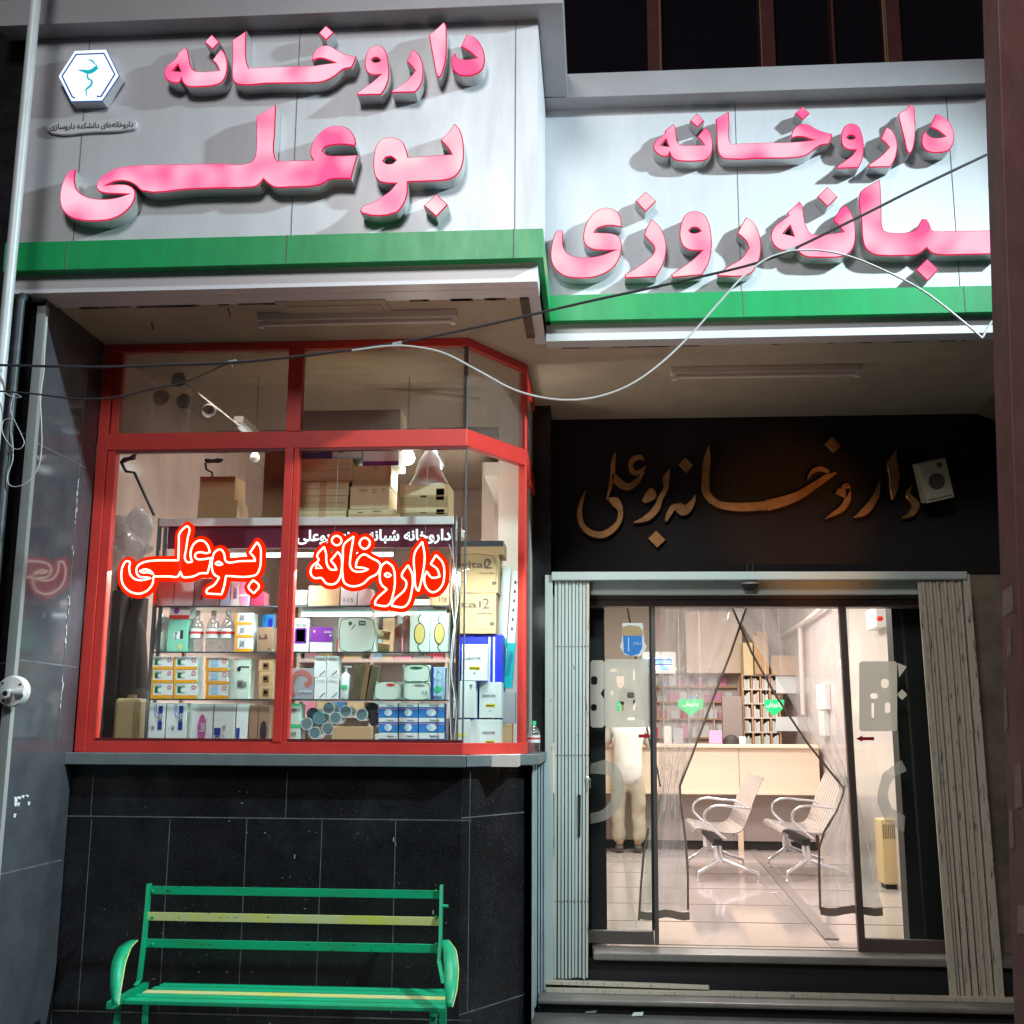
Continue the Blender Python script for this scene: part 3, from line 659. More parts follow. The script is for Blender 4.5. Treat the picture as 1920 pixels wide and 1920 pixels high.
letters([[(D_, [(915,942),(922,1000),(930,1200),(935,1320),(950,1360),(1000,1376),(1150,1372),(1210,1350),(1240,1300),(1262,1265),(1300,1265),(1325,1310),(1340,1350),(1370,1362),(1500,1362),(1830,1358),(1900,1357),(1900,1553),(1830,1555),(1600,1560),(1400,1560),(1340,1545),(1298,1505),(1270,1530),(1220,1560),(1120,1568),(950,1568),(860,1555),(800,1510),(775,1440),(765,1300),(752,1055),(770,1030),(850,980)])]], s2, YRS, 'letter_pink')
letters([[(D_, [(1303,1590),(1398,1680),(1305,1775),(1208,1682)])]], s2, YRS, 'letter_pink')
# -- hexagon emblem and oval plaque on the left sign
hx = A([(515,348),(738,338),(828,525),(710,700),(490,705),(400,528)], YL-.07)
em = curve_mesh([hx], .07, .004, YL, 'emblem', ['logo_white', 'logo_blue', 'alu_trim'], s1)
Ye = YL-.0702
def brush(tr, pts, Y, m, parent, name, depth=.002, k=1.0, sub=5, sides=None):
    q = tr([(p[0], p[1]) for p in pts], Y); ws = [p[2]*k for p in pts]
    sm = smooth_loop(q, closed=False, sharp=120, sub=sub); n = len(sm)
    wi = [np.interp(i/(n-1)*(len(ws)-1), range(len(ws)), ws) for i in range(n)]
    return curve_mesh([strip(sm, wi)], depth, 0, Y+depth if False else Y, name, [m] if not sides else [m, sides], parent)
kA = 520/1920*YL/F
for pts in ([(520,680,12),(500,670,12),(430,528,12),(528,378,12),(720,370,12),(795,515,12),(700,668,12),(672,668,14)],):
    q = A([(p[0], p[1]) for p in pts], Ye); ws = [p[2]*kA for p in pts]
    curve_mesh([strip([Vector(x) for x in q], ws)], .002, 0, Ye, 'emblem_ring', ['logo_blue'], em)
for pts in ([(610,415,4),(635,420,14),(655,440,10),(665,450,4)], [(540,485,3),(580,492,22),(620,498,34),(660,475,34),(672,450,4)], [(600,500,8),(640,490,16),(690,470,3)],
            [(605,512,10),(607,535,14),(615,555,10)], [(612,545,6),(635,560,14),(630,590,16),(605,612,16),(588,630,6)], [(598,630,8),(600,650,8),(603,665,5)]):
    brush(A, pts, Ye-.0005, 'logo_teal', em, 'bowl_and_snake', k=kA, sub=4)
ov = A([(350,850),(640,838),(900,822),(935,830),(945,860),(930,885),(900,895),(640,912),(360,922),(335,905),(325,885),(335,860)], YL-.02)
plq = curve_mesh([smooth_loop(ov)], .02, .002, YL, 'name_plaque', ['alu_trim'], s1)
qa, qb = P(94, 241, YL-.021), P(250, 232, YL-.021)
text('داروخانه‌های دانشکده داروسازی', (qa.x+qb.x)/2, (qa.z+qb.z)/2, qb.x-qa.x, YL-.0202, 'ink', plq, bold=.02, height=.042)

# ------------------------------------------------------------------ old calligraphy over the door
cal = thing('old_sign_lettering', 'unlit gilded calligraphic sign letters on the black wall above the door', 'lettering')
E5 = Z(1000, 620, 440/1920); E6 = Z(1440, 620, 480/1920); YF = 7.72; k5 = 440/1920*YF/F; k6 = .25*YF/F
def cal_stroke(tr, pts, k): 
    q = tr([(p[0], p[1]) for p in pts], YF-.05); ws = [max(p[2]*k, .004) for p in pts]
    sm_ = smooth_loop(q, closed=False, sharp=120, sub=5); n = len(sm_)
    wi = [np.interp(i/(n-1)*(len(ws)-1), range(len(ws)), ws) for i in range(n)]
    return curve_mesh([strip(sm_, wi)], .05, .004, YF, 'letter', ['gold', 'gold', 'gold_side'], cal)
for pts in ([(675,985,4),(655,1060,40),(648,1180,46),(625,1290,34),(600,1385,18)], [(612,1375,30),(670,1400,90),(712,1470,52),(700,1560,48),(640,1630,60),(560,1670,62),(460,1650,58),(395,1580,52),(378,1480,48),(400,1380,36),(430,1300,5)],
            [(905,1060,14),(880,1035,40),(820,1050,50),(795,1100,44),(830,1160,46),(900,1130,30),(925,1100,10)], [(905,1150,20),(850,1230,50),(770,1275,60),(690,1230,70),(650,1180,50)],
            [(1122,1125,5),(1090,1200,62),(1085,1290,44),(1040,1370,50),(1010,1450,64),(930,1530,62),(820,1570,12)], [(965,1285,30),(960,1340,110),(900,1400,40)],
            [(1328,1340,8),(1300,1410,50),(1230,1470,95),(1160,1440,60),(1110,1500,50),(1085,1560,24)],
            [(1440,930,4),(1424,1050,62),(1412,1200,66),(1420,1330,66),(1500,1410,62),(1650,1440,75),(1920,1430,80)]): cal_stroke(E5, pts, k5)
for pts in ([(-5,1310,88),(110,1280,82),(240,1230,70),(350,1160,58),(440,1100,50),(515,1065,20)], [(300,1110,14),(340,1050,36),(400,1035,40),(460,1060,30)],
            [(560,1150,20),(575,1170,90),(545,1240,90)], [(600,1180,40),(600,1260,50),(560,1330,52),(490,1375,38),(425,1412,10)],
            [(840,1130,12),(820,1220,44),(775,1300,60),(720,1360,62),(648,1400,16)], [(965,890,4),(935,1000,80),(950,1090,78),(945,1180,66),(938,1270,14)], [(1085,1150,4),(1055,1230,40),(1110,1300,60),(1080,1370,50),(1010,1405,12)]): cal_stroke(E6, pts, k6)
for tr, c, r in ((E5, (1250, 1098), 62), (E5, (1010, 1705), 75), (E6, (487, 855), 62)):
    q = tr([(c[0]-r, c[1]-5), (c[0]-5, c[1]-r), (c[0]+r, c[1]+5), (c[0]+5, c[1]+r)], YF-.04)
    curve_mesh([q], .04, .004, YF, 'letter_dot', ['gold', 'gold', 'gold_side'], cal)

# ------------------------------------------------------------------ neon signs behind the glass
def marching(polys_fill, lines, rad, cell=.004):
    allp = np.array([(p[0], p[1]) for l in polys_fill+lines for p in l]); lo = allp.min(0)-rad*1.6; hi = allp.max(0)+rad*1.6
    nx, ny = [int(math.ceil(v/cell))+1 for v in (hi-lo)]
    gx = lo[0]+np.arange(nx)*cell; gy = lo[1]+np.arange(ny)*cell; X, Y = np.meshgrid(gx, gy, indexing='ij'); D = np.full(X.shape, 9.0)
    for l in lines:
        for a, b in zip(l[:-1], l[1:]):
            ax, ay, bx, by = a[0], a[1], b[0], b[1]; dx, dy = bx-ax, by-ay; L = dx*dx+dy*dy+1e-12
            t = np.clip(((X-ax)*dx+(Y-ay)*dy)/L, 0, 1); D = np.minimum(D, np.hypot(X-ax-t*dx, Y-ay-t*dy))
    for l in polys_fill:
        ins = np.zeros(X.shape, bool); n = len(l)
        for i in range(n):
            x1, y1 = l[i][0], l[i][1]; x2, y2 = l[(i+1) % n][0], l[(i+1) % n][1]
            if abs(y2-y1) < 1e-9: continue
            c = ((y1 > Y) != (y2 > Y)) & (X < (x2-x1)*(Y-y1)/(y2-y1)+x1); ins ^= c
        D[ins] = np.minimum(D[ins], 0)
    V = rad-D; mb = MB(); cache = {}
    def vid(key, p):
        if key not in cache: cache[key] = len(mb.v); mb.v.append(p)
        return cache[key]
    for i in range(nx-1):
        for j in range(ny-1):
            c = [(i, j), (i+1, j), (i+1, j+1), (i, j+1)]; vals = [V[k] for k in c]
            if max(vals) <= 0: continue
            poly = []
            for k in range(4):
                a, b = c[k], c[(k+1) % 4]; va, vb = vals[k], vals[(k+1) % 4]
                if va > 0: poly.append(vid(a, (gx[a[0]], 0, gy[a[1]])))
                if (va > 0) != (vb > 0):
                    t = va/(va-vb); p = (gx[a[0]]+(gx[b[0]]-gx[a[0]])*t, 0, gy[a[1]]+(gy[b[1]]-gy[a[1]])*t)
                    poly.append(vid((min(a, b), max(a, b)), p))
            if len(poly) > 2: mb.f.append(tuple(poly)); mb.m.append(0)
    return mb
def neon(name, label, paths, dots, Y, loc_fn):
    t = thing(name, label, 'neon sign', 'neon word signs inside the window')
    lines = []; fills = []
    for p in paths:
        q = smooth_loop(loc_fn(p, Y), closed=True, sharp=75, sub=5); lines.append([tuple(v) for v in q]+[tuple(q[0])]); fills.append([tuple(v) for v in q])
    for p in dots:
        q = smooth_loop(loc_fn(p, Y), closed=True, sharp=100, sub=4); lines.append([tuple(v) for v in q]+[tuple(q[0])]); fills.append([tuple(v) for v in q])
    mb = marching(fills, lines, .026)
    mb.v = [(v[0], Y+.012, v[2]) for v in mb.v]
    o = mb.build('backing_sheet', 'neon_red', t, fix=False); s = o.modifiers.new('s', 'SOLIDIFY'); s.thickness = .005; s.offset = 0
    for l in lines:
        MB().tube([(a, Y, b) for a, b in l], .0050, n=8, caps=False).build('neon_tube', 'neon_white', t, smooth=True)
    for dx in (-.25, .25):
        x = sum(v[0] for v in mb.v)/len(mb.v)+dx; z = max(v[2] for v in mb.v)-.03
        MB().tube([(x, Y+.02, z), (x*.999+.01, Y-.0, ZM0-.02)], .0008, n=4).build('hanging_wire', 'cable_white', t)
N1 = Z(180, 780, 380/1920); N2 = Z(520, 780, .25); YN = 6.07
neon('neon_sign', 'red glowing outline lettering of two words in the left pane', [
    [(860,1040),(885,1065),(870,1150),(852,1270),(842,1350),(868,1385),(912,1380),(896,1330),(900,1270),(930,1210),(975,1180),(1020,1185),(1058,1225),(1080,1290),(1045,1300),(990,1290),(948,1302),(938,1330),(960,1355),(1000,1358),(1090,1345),(1075,1420),(1055,1490),(990,1490),(920,1520),(870,1527),(825,1525),(800,1475),(775,1520),(700,1520),(545,1520),(535,1590),(490,1650),(420,1682),(350,1675),(290,1640),(250,1580),(240,1500),(255,1420),(290,1375),(320,1385),(315,1430),(325,1500),(370,1545),(430,1556),(520,1535),(470,1528),(410,1520),(385,1485),(388,1435),(420,1400),(500,1375),(600,1368),(780,1368),(785,1200),(792,1110)],
    [(1525,1195),(1555,1240),(1562,1340),(1552,1440),(1520,1500),(1460,1520),(1230,1515),(1217,1600),(1190,1690),(1050,1682),(1048,1650),(1120,1600),(1168,1530),(1120,1500),(1098,1440),(1103,1350),(1130,1285),(1180,1265),(1212,1300),(1235,1380),(1360,1375),(1510,1372),(1495,1335),(1458,1295)]],
    [[(1490,1555),(1545,1610),(1495,1680),(1445,1620)], [(1130,1398),(1160,1380),(1200,1405),(1160,1412)], [(415,1470),(460,1453),(510,1465),(545,1500),(500,1482),(440,1482)]], YN, N1)
neon('neon_sign', 'red glowing outline lettering of one long word in the right pane', [
    [(350,980),(365,1030),(372,1110),(400,1150),(445,1152),(430,1120),(400,1085),(455,1018),(480,1060),(482,1150),(465,1220),(430,1258),(370,1257),(330,1215),(280,1215),(250,1180),(260,1130),(310,1078),(298,1050)],
    [(572,903),(560,980),(548,1060),(548,1130),(575,1162),(640,1165),(682,1150),(640,1138),(588,1135),(600,1080),(648,1038),(705,1065),(770,1110),(750,1180),(690,1215),(640,1260),(560,1277),(505,1252),(488,1180),(492,1050),(500,965)],
    [(820,1093),(865,1130),(882,1220),(870,1330),(830,1420),(733,1415),(735,1390),(822,1300),(780,1262),(768,1190),(785,1120)],
    [(980,1118),(1012,1190),(1010,1300),(960,1427),(858,1425),(865,1395),(962,1290),(965,1240),(933,1200)],
    [(1087,943),(1105,1050),(1088,1200),(1060,1312),(1045,1300),(1030,1180),(1030,1030)],
    [(1190,1043),(1240,1100),(1252,1200),(1230,1280),(1170,1322),(1120,1290),(1102,1210),(1120,1165),(1160,1212),(1218,1205),(1200,1150),(1150,1110)]],
    [[(442,898),(482,935),(448,970),(408,935)], [(655,913),(695,950),(657,997),(616,955)], [(300,1105),(335,1142),(288,1142)], [(803,1190),(825,1178),(853,1195),(825,1208)]], YN, N2)

# ------------------------------------------------------------------ display cabinet
YD = 6.22; DD = .30
zt = P(700, 985, YD).z; z1, z2, z3 = P(560, 1136, YD).z, P(560, 1222, YD).z, P(560, 1311, YD).z; zb = ZSL
MB().box(XLW+.02, XC-.02, YB+.08, YB+1.1, ZSL-.06, ZSL).build('display_shelf', 'shelf_white', bld)
cab = thing('display_cabinet', 'glass shelved display cabinet with chrome posts behind the window', 'display cabinet')
xl, xr = P(283, 1250, YD).x, P(848, 1200, YD).x
MB().box(xl, xr, YD-.02, YD+.55, zt, zt+.045).build('top_panel', 'box_white', cab, bevel=.003)
MB().box(xl+.05, xr, YD, YD+.02, zt-.125, zt-.002).build('header_board', 'purple_dark', cab)
for a, b in ((P(555, 1022, YD).x, P(640, 1022, YD).x), (P(690, 1022, YD).x, P(742, 1022, YD).x), (P(752, 1022, YD).x, P(842, 1022, YD).x)):
    pass
xa_, xb_ = P(556, 1022, YD).x, P(845, 1022, YD).x
text('داروخانه شبانه روزی بوعلی', (xa_+xb_)/2, zt-.065, xb_-xa_, YD, 'white_glow', cab, height=.085, bold=.03)
tb = MB().tube([(xl+.4, YD+.06, zt-.155), (xr-.35, YD+.06, zt-.155)], .013).build('tube_lamp', 'tube_white', cab)
for k, (x, y) in enumerate(((xl, YD), (xl+.028, YD+.02), (xr, YD), (xr+.028, YD+.02), (xl, YD+.5), (xr, YD+.5))):
    MB().box(x-.011, x+.011, y-.011, y+.011, zb, zt+.05).build('post', 'chrome', cab, bevel=.004)
for z in (z1, z2, z3):
    MB().box(xl+.01, xr-.01, YD-.01, YD+DD, z-.008, z).build('glass_shelf', 'shelf_glass', cab)
    MB().box(xl+.01, xr-.01, YD-.0135, YD-.0102, z-.008, z).build('shelf_edge', 'steel_dark', cab)
for n_, pts in enumerate(([(846,990),(850,1050),(846,1120),(852,1180),(846,1260),(855,1330),(852,1390)], [(842,1020),(852,1060),(858,1130),(848,1200),(842,1290),(846,1390)])):
    q = [P(x, y, YD-.03-.012*n_) for x, y in pts]; MB().tube([Vector((a[0], YD-.03-.012*n_, a[1])) for a in smooth_loop([(p.x, p.z) for p in q], closed=False, sharp=120)], .0025, n=5).build('wire', 'cable_white', cab)

# products: front faces given by picture position on the plane they stand in
def front(x0, x1, yt, Y, base=None, yb=None):
    a = P(x0, (yt+(yb or yt+20))/2, Y).x; b = P(x1, (yt+(yb or yt+20))/2, Y).x
    return a, b, (base if base is not None else P((x0+x1)/2, yb, Y).z), P((x0+x1)/2, yt, Y).z
def prod(name, label, cat, x0, x1, yt, base, Y=YD, d=.12, m='box_white', group=None, prints=(), yb=None, rot=0, bev=.0015):
    a, b, z0, z1_ = front(x0, x1, yt, Y, base, yb)
    if not name.endswith('_'): pass
    t = thing(name, label, cat, group)
    MB().box(a, b, Y, Y+d, z0, z1_).build('carton', m, t, bevel=bev)
    W, H = b-a, z1_-z0
    for p in prints:
        if p[0] == 'r': MB().box(a+p[1]*W, a+p[3]*W, Y-.0012, Y-.0001, z0+p[2]*H, z0+p[4]*H).build('printed_panel', p[5], t)
        elif p[0] == 'o':
            cx, cz, rx, rz = a+p[1]*W, z0+p[2]*H, p[3]*W, p[4]*H
            MB().prism([(cx+rx*math.cos(k*math.pi/9), cz+rz*math.sin(k*math.pi/9)) for k in range(18)], Y-.0016-(p[6] if len(p) > 6 else 0), Y-.0003).build('printed_shape', p[5], t)
        elif p[0] == 't': text(p[5], a+p[1]*W, z0+p[2]*H, p[3]*W, Y-.0018, p[6], t, height=p[4]*H if p[4] else None, rot=math.radians(p[7]) if len(p) > 7 else 0, bold=.01)
        elif p[0] == 'ring':
            cx, cz, rx = a+p[1]*W, z0+p[2]*H, p[3]*W
            q = [Vector((cx+rx*math.cos(k*math.pi/10), cz+rx*math.sin(k*math.pi/10))) for k in range(21)]
            curve_mesh([strip(q, [p[4]]*21)], .001, 0, Y-.0004, 'printed_ring', [p[5]], t)
        elif p[0] == 'l':
            q = smooth_loop([(a+u*W, z0+v*H) for u, v in p[1]], closed=False, sharp=120, sub=3)
            curve_mesh([strip([Vector(x) for x in q], [p[2]]*len(q))], .001, 0, Y-.0003, 'printed_line', [p[3]], t)
    return t
# top of the cabinet and store room cartons
tp = zt+.045
g_ = 'plain cartons on the cabinet roof'
prod('carton_box', 'lower of two small kraft cartons left on the cabinet roof', 'box', 371, 445, 937, tp, YD+.02, .2, 'kraft', g_)
prod('carton_box', 'upper of two small kraft cartons left on the cabinet roof', 'box', 375, 441, 893, P(400, 936, YD).z+.002, YD+.03, .19, 'kraft', g_)
prod('carton_box', 'big brown carton standing behind the window mullion', 'box', 497, 560, 832, tp, YD+.10, .3, 'kraft_dark', g_)
zz = tp
for k, (yt, lab, xx) in enumerate(((957, 'lowest pale carton of the left column on the cabinet roof', 650), (930, 'second pale carton from below in the left roof column', 652), (903, 'third pale carton from below in the left roof column', 654), (860, 'thick pale carton topping the left roof column', 660))):
    z0 = zz; t = prod('carton_box', lab, 'box', 560, xx, yt, z0, YD+.04, .25, 'kraft_pale', g_, [('l', [(.02, .5), (.98, .52)], .0015, 'kraft_seam'), ('r', .42, .0, .56, 1, 'kraft')] if k < 3 else [('l', [(.02, .45), (.98, .5)], .002, 'kraft_seam')])
    zz = P(600, yt, YD+.04).z+.002
prod('carton_box', 'brown lidded carton low in the middle column on the cabinet roof', 'box', 653, 741, 955, tp, YD+.03, .25, 'kraft_pale', g_, [('r', .0, 0, .98, .5, 'kraft'), ('t', .62, .78, .18, .12, 'PARSFLEX', 'ink_kraft'), ('r', .2, .62, .32, .72, 'ink_kraft')])
z_ = P(690, 955, YD+.03).z+.002
prod('carton_box', 'kraft carton with small round print in the middle roof column', 'box', 657, 730, 912, z_, YD+.03, .25, 'kraft_pale', g_, [('ring', .62, .8, .045, .003, 'ink_kraft'), ('t', .33, .82, .2, .09, 'FRAGILE', 'ink_grey'), ('l', [(.82, .72), (.84, .9), (.9, .86)], .003, 'ink_kraft')])
z_ = P(690, 912, YD+.03).z+.002
prod('carton_box', 'plain kraft carton just under the blue edged box', 'box', 661, 733, 873, z_, YD+.05, .22, 'kraft_pale', g_, [('ring', .6, .9, .04, .003, 'ink_kraft')])
def openbox(label, yt, base, x0=750, x1=842):
    t = prod('carton_box', label, 'box', x0, x1, yt, base, YD+.02, .22, 'kraft', g_, [('r', .02, .05, .98, .45, 'kraft_seam'), ('r', .1, .52, .9, .97, 'kraft_pale'), ('r', .42, .42, .56, .5, 'black'), ('r', .74, .3, .9, .8, 'kraft_dark')])
    return P(800, yt, YD+.02).z+.002
z_ = openbox('lower folded kraft carton with finger slot, right on the roof', 951, tp)
openbox('upper folded kraft carton with finger slot, right on the roof', 908, z_)
z_ = P(600, 860, YD+.04).z+.002
prod('medical_box', 'navy printed box lying on the pale carton column', 'box', 560, 622, 826, z_, YD+.05, .2, 'box_navy', None, [('t', .45, .8, .5, .1, 'KNEE BRACE', 'box_white'), ('t', .4, .55, .6, .07, 'ORTHOPAEDIC', 'box_lightblue'), ('t', .4, .35, .5, .07, 'SUPPORT', 'box_lightblue')])
prod('medical_box', 'pale box showing a blue shoe picture beside the navy box', 'box', 623, 679, 826, z_, YD+.05, .2, 'box_lightblue', None, [('r', .04, .1, .5, .95, 'box_white'), ('o', .3, .5, .14, .2, 'box_teal'), ('r', .54, .1, .98, .95, 'box_mintwhite')])
z_ = P(690, 873, YD+.05).z+.002
prod('medical_box', 'white box with purple bottom edge near the glowing bulb', 'box', 681, 748, 836, z_, YD+.06, .22, 'box_white', None, [('r', 0, 0, 1, .22, 'box_purple')])
prod('carton_box', 'long olive box seen through the transom pane', 'box', 556, 751, 769, P(650, 826, YD+.05).z+.002, YD+.06, .2, 'kraft_pale', None, [('r', 0, 0, .99, .98, 'gold_print') if False else ('t', .84, .45, .16, .3, 'Medical', 'box_darkgreen'), ('t', .16, .6, .26, .14, 'SURGICAL PACK', 'kraft_seam')])
# white plastic bag draped on the cabinet
bg = MB(); c0 = P(803, 915, YD+.1)
prof = [(.105, .0), (.11, .03), (.095, .07), (.075, .12), (.055, .17), (.035, .21), (.012, .235)]
bg.lathe((c0.x, YD+.12, P(800, 908, YD).z), [(r*(.95), h) for r, h in prof], n=18)
bg.v = [(x+.008*math.sin(z*60+x*40), y+.006*math.sin(z*50), z) for x, y, z in bg.v]
tag(bg.build('plastic_bag', 'box_white', smooth=True), 'white bag standing like a cone on the folded kraft cartons', 'bag')
# bulbs
def bulb(name, label, x, y, Y, r, glow, up_=.25):
    t = thing(name, label, 'light bulb'); q = P(x, y, Y)
    MB().lathe((q.x, q.y, q.z), [(0.004, -r), (r*.6, -r*.82), (r*.93, -r*.4), (r, 0), (r*.85, r*.5), (r*.55, r*1.0), (r*.42, r*1.4)], n=18).build('bulb_globe', 'bulb_glow' if glow else 'white_plastic', t, smooth=True)
    MB().lathe((q.x, q.y, q.z), [(r*.42, r*1.4), (r*.4, r*2.1), (r*.2, r*2.3)], n=12).build('socket', 'steel_dark' if not glow else 'white_plastic', t)
    MB().tube([(q.x, q.y, q.z+r*2.2), (q.x, q.y, 3.66)], .003, n=6).build('cord', 'cable_black', t)
bulb('light_bulb', 'unlit round bulb hanging by the marble wall', 478, 858, 6.7, .030, False)
bulb('light_bulb', 'glaring lit bulb beside the white cone shaped bag', 764, 858, 6.75, .046, True)
# window shelves --------------------------------------------------------------
def stack(name, labels, x0s, x1s, rows, Y, d, m, group, prints, base, cat='box'):
    k = 0
    for (a, b) in zip(x0s, x1s):
        z = base
        for yt in rows:
            prod(name, labels[k], cat, a, b, yt, z, Y, d, m, group, prints); z = P((a+b)/2, yt, Y).z+.0012; k += 1
# shelf A (top)
prod('medicine_box', 'plain white box on the top shelf just right of the post', 'box', 291, 326, 1090, z1, d=.1)
prod('medicine_box', 'plain white box on the top shelf under the neon tail', 'box', 328, 363, 1090, z1, d=.1)
prod('medicine_box', 'dull pink box with diamond mark on the top shelf', 'box', 366, 412, 1085, z1, d=.1, m='box_grey', prints=[('o', .3, .3, .06, .1, 'box_maroon')])
prod('medicine_box', 'pale blue box right of the dull pink box', 'box', 414, 432, 1095, z1, d=.1, m='box_lightblue')
prod('medicine_box', 'white and pink box with vertical lettering on the top shelf', 'box', 434, 468, 1088, z1, d=.1, prints=[('t', .25, .5, .62, .14, 'SINERGY', 'box_purple', 90), ('r', .45, .45, .98, .97, 'box_pink'), ('r', .5, .03, .98, .38, 'box_pink')])
prod('medicine_box', 'dark maroon box beside the mullion on the top shelf', 'box', 470, 495, 1110, z1, d=.1, m='box_maroon')
prod('plastic_bag', 'crumpled pale bag on the top shelf right of the mullion', 'bag', 547, 577, 1106, z1, d=.1, m='box_grey', bev=.012)
prod('medicine_box', 'brown carton under the neon word on the top shelf', 'box', 579, 637, 1098, z1, d=.14, m='kraft')
prod('medicine_box', 'white box with handwriting on the top shelf', 'box', 639, 669, 1100, z1, d=.1, prints=[('t', .5, .3, .6, .2, '115', 'ink_grey')])
prod('medicine_box', 'white torn box below the neon letters', 'box', 671, 696, 1104, z1, d=.1)
prod('carton_box', 'tan carton at the right end of the top shelf', 'box', 806, 842, 1092, z1, d=.2, m='kraft', prints=[('l', [(.1, .02), (.1, .85), (.2, .95), (.98, .95)], .0015, 'ink_kraft'), ('t', .66, .3, .5, .3, 'Tre', 'ink_kraft')])
# shelf B
cr = MB(); a, b, q0, q1 = front(286, 316, 1150, YD, z2)
cr.lathe(((a+b)/2, YD+.06, z2), [(.03, 0), (.042, .02), (.045, .09), (.042, .15), (.036, .19), (.012, .2)], n=14)
t = thing('wrapped_roll', 'cotton roll wrapped in clear plastic at the left end of its shelf', 'roll')
cr.build('roll', 'box_mintwhite', t, smooth=True); text('COTTON', (a+b)/2, z2+.11, .11, YD+.012, 'ink_grey', t, rot=1.3)
prod('medicine_box', 'mint green soap box with bottom leaves on the upper middle shelf', 'box', 315, 353, 1161, z2, d=.1, m='box_mint', prints=[('r', .3, .38, .62, .62, 'box_white'), ('t', .42, .5, .32, .1, 'frug', 'ink', 90), ('r', .63, .4, .78, .66, 'ink'), ('o', .66, .15, .1, .08, 'gold_print')])
prod('medicine_box', 'white and red box lying on the mint green box', 'box', 318, 356, 1135, P(335, 1161, YD).z+.002, d=.1, prints=[('r', 0, 0, 1, .28, 'ink_red'), ('o', .35, .6, .14, .24, 'box_purple')])
def bottle(label, x0, x1, yt, base, Y=YD, name='clear_bottle', capm='white_plastic', lab='ink_red', group='clear bottles on the shelf', yb=None):
    a, b, z0, zt_ = front(x0, x1, yt, Y, base, yb); r = (b-a)/2; H = zt_-z0; cx = (a+b)/2; t = thing(name, label, 'bottle', group)
    MB().lathe((cx, Y+r, z0), [(r*.86, 0), (r, .01), (r, H*.18), (r*.94, H*.22), (r, H*.27), (r, H*.56), (r*.9, H*.66), (r*.6, H*.78), (r*.3, H*.85), (r*.3, H*.9)], n=16).build('bottle_body', 'bottle_clear', t, smooth=True)
    MB().lathe((cx, Y+r, z0), [(r*.37, H*.88), (r*.37, H), (r*.2, H+.001)], n=12).build('cap', capm, t)
    MB().lathe((cx, Y+r, z0), [(r*1.02, H*.33), (r*1.025, H*.56)], n=16).build('label_band', 'box_white', t, smooth=True)
    MB().lathe((cx, Y+r, z0), [(r*1.035, H*.43), (r*1.04, H*.49)], n=16).build('label_stripe', lab, t, smooth=True)
    return t
bottle('clear bottle with red striped label nearest the mint green box', 354, 379, 1144, z2)
bottle('clear bottle with red striped label, middle of the three', 384, 410, 1144, z2)
bottle('clear bottle with red striped label nearest the orange boxes', 412, 437, 1144, z2)
pr_or = [('r', 0, 0, 1, .24, 'box_orange'), ('r', 0, .24, .09, 1, 'box_orange'), ('r', .16, .38, .46, .78, 'box_darkgreen'), ('o', .4, .56, .1, .17, 'box_white'), ('ring', .84, .74, .075, .004, 'ink_red'), ('t', .3, .88, .36, .07, 'TOLOPHARM', 'ink_grey')]
pr_ob = [('r', 0, 0, 1, .24, 'box_orange'), ('r', 0, .24, .12, 1, 'box_orange'), ('r', .22, .35, .55, .80, 'box_lightblue'), ('ring', .82, .76, .08, .004, 'ink_red'), ('t', .35, .9, .36, .06, 'TOLOPHARM', 'ink_grey')]
pr_og = [('r', 0, 0, 1, .22, 'box_orange'), ('r', 0, .2, .12, 1, 'box_orange'), ('r', .26, .36, .52, .8, 'box_grey'), ('l', [(.2, .2), (.6, .95)], .002, 'ink')]
rw_ = ('bottom', 'middle', 'top')
stack('orange_box', ['%s orange edged box of the pile beside the clear bottles' % r for r in rw_], [441], [474], [1196, 1172, 1149], YD, .1, 'box_white', 'orange edged boxes', pr_og, z2)
prod('carton_box', 'brown box lettered L.S beside the mullion', 'box', 483, 512, 1176, z2, d=.1, m='box_brown', prints=[('t', .4, .62, .5, .16, 'L.S', 'ink'), ('o', .8, .12, .05, .04, 'ink')])
prod('medicine_box', 'bright blue box standing behind the brown lettered box', 'box', 490, 512, 1152, z2, Y=YD+.13, d=.06, m='box_blue', prints=[('r', .6, .1, .95, .9, 'box_deepblue')])
t = prod('blister_pack', 'hanging white pack with purple window at the left of the right pane', 'pack', 546, 580, 1160, z2, d=.03, prints=[('r', .22, .25, .88, .72, 'box_purple'), ('r', .3, .3, .8, .68, 'box_grey'), ('t', .5, .85, .7, .07, 'Instrument', 'ink_grey'), ('t', .55, .78, .6, .05, 'Set Surgical', 'ink_grey'), ('o', .1, .1, .1, .06, 'box_magenta')])
prod('medicine_box', 'purple topped white box beside the hanging pack', 'box', 582, 624, 1176, z2, d=.1, prints=[('r', 0, .4, 1, 1, 'box_purple'), ('t', .78, .8, .34, .08, 'SOORIN', 'box_white'), ('o', .18, .83, .05, .05, 'gold_print'), ('o', .9, .66, .04, .04, 'box_white')])
prod('medicine_box', 'large mint white box with dark green rounded border', 'box', 635, 703, 1159, z2, d=.1, m='box_mintwhite', prints=[('l', [(.06, .1), (.06, .9), (.1, .95), (.9, .95), (.95, .9), (.95, .1), (.9, .05), (.1, .05), (.06, .1)], .0035, 'box_darkgreen'), ('o', .32, .84, .05, .06, 'box_darkgreen'), ('r', .56, .78, .74, .92, 'box_darkgreen'), ('t', .65, .85, .12, .06, '50', 'box_white'), ('l', [(.36, .66), (.46, .82)], .004, 'ink')])
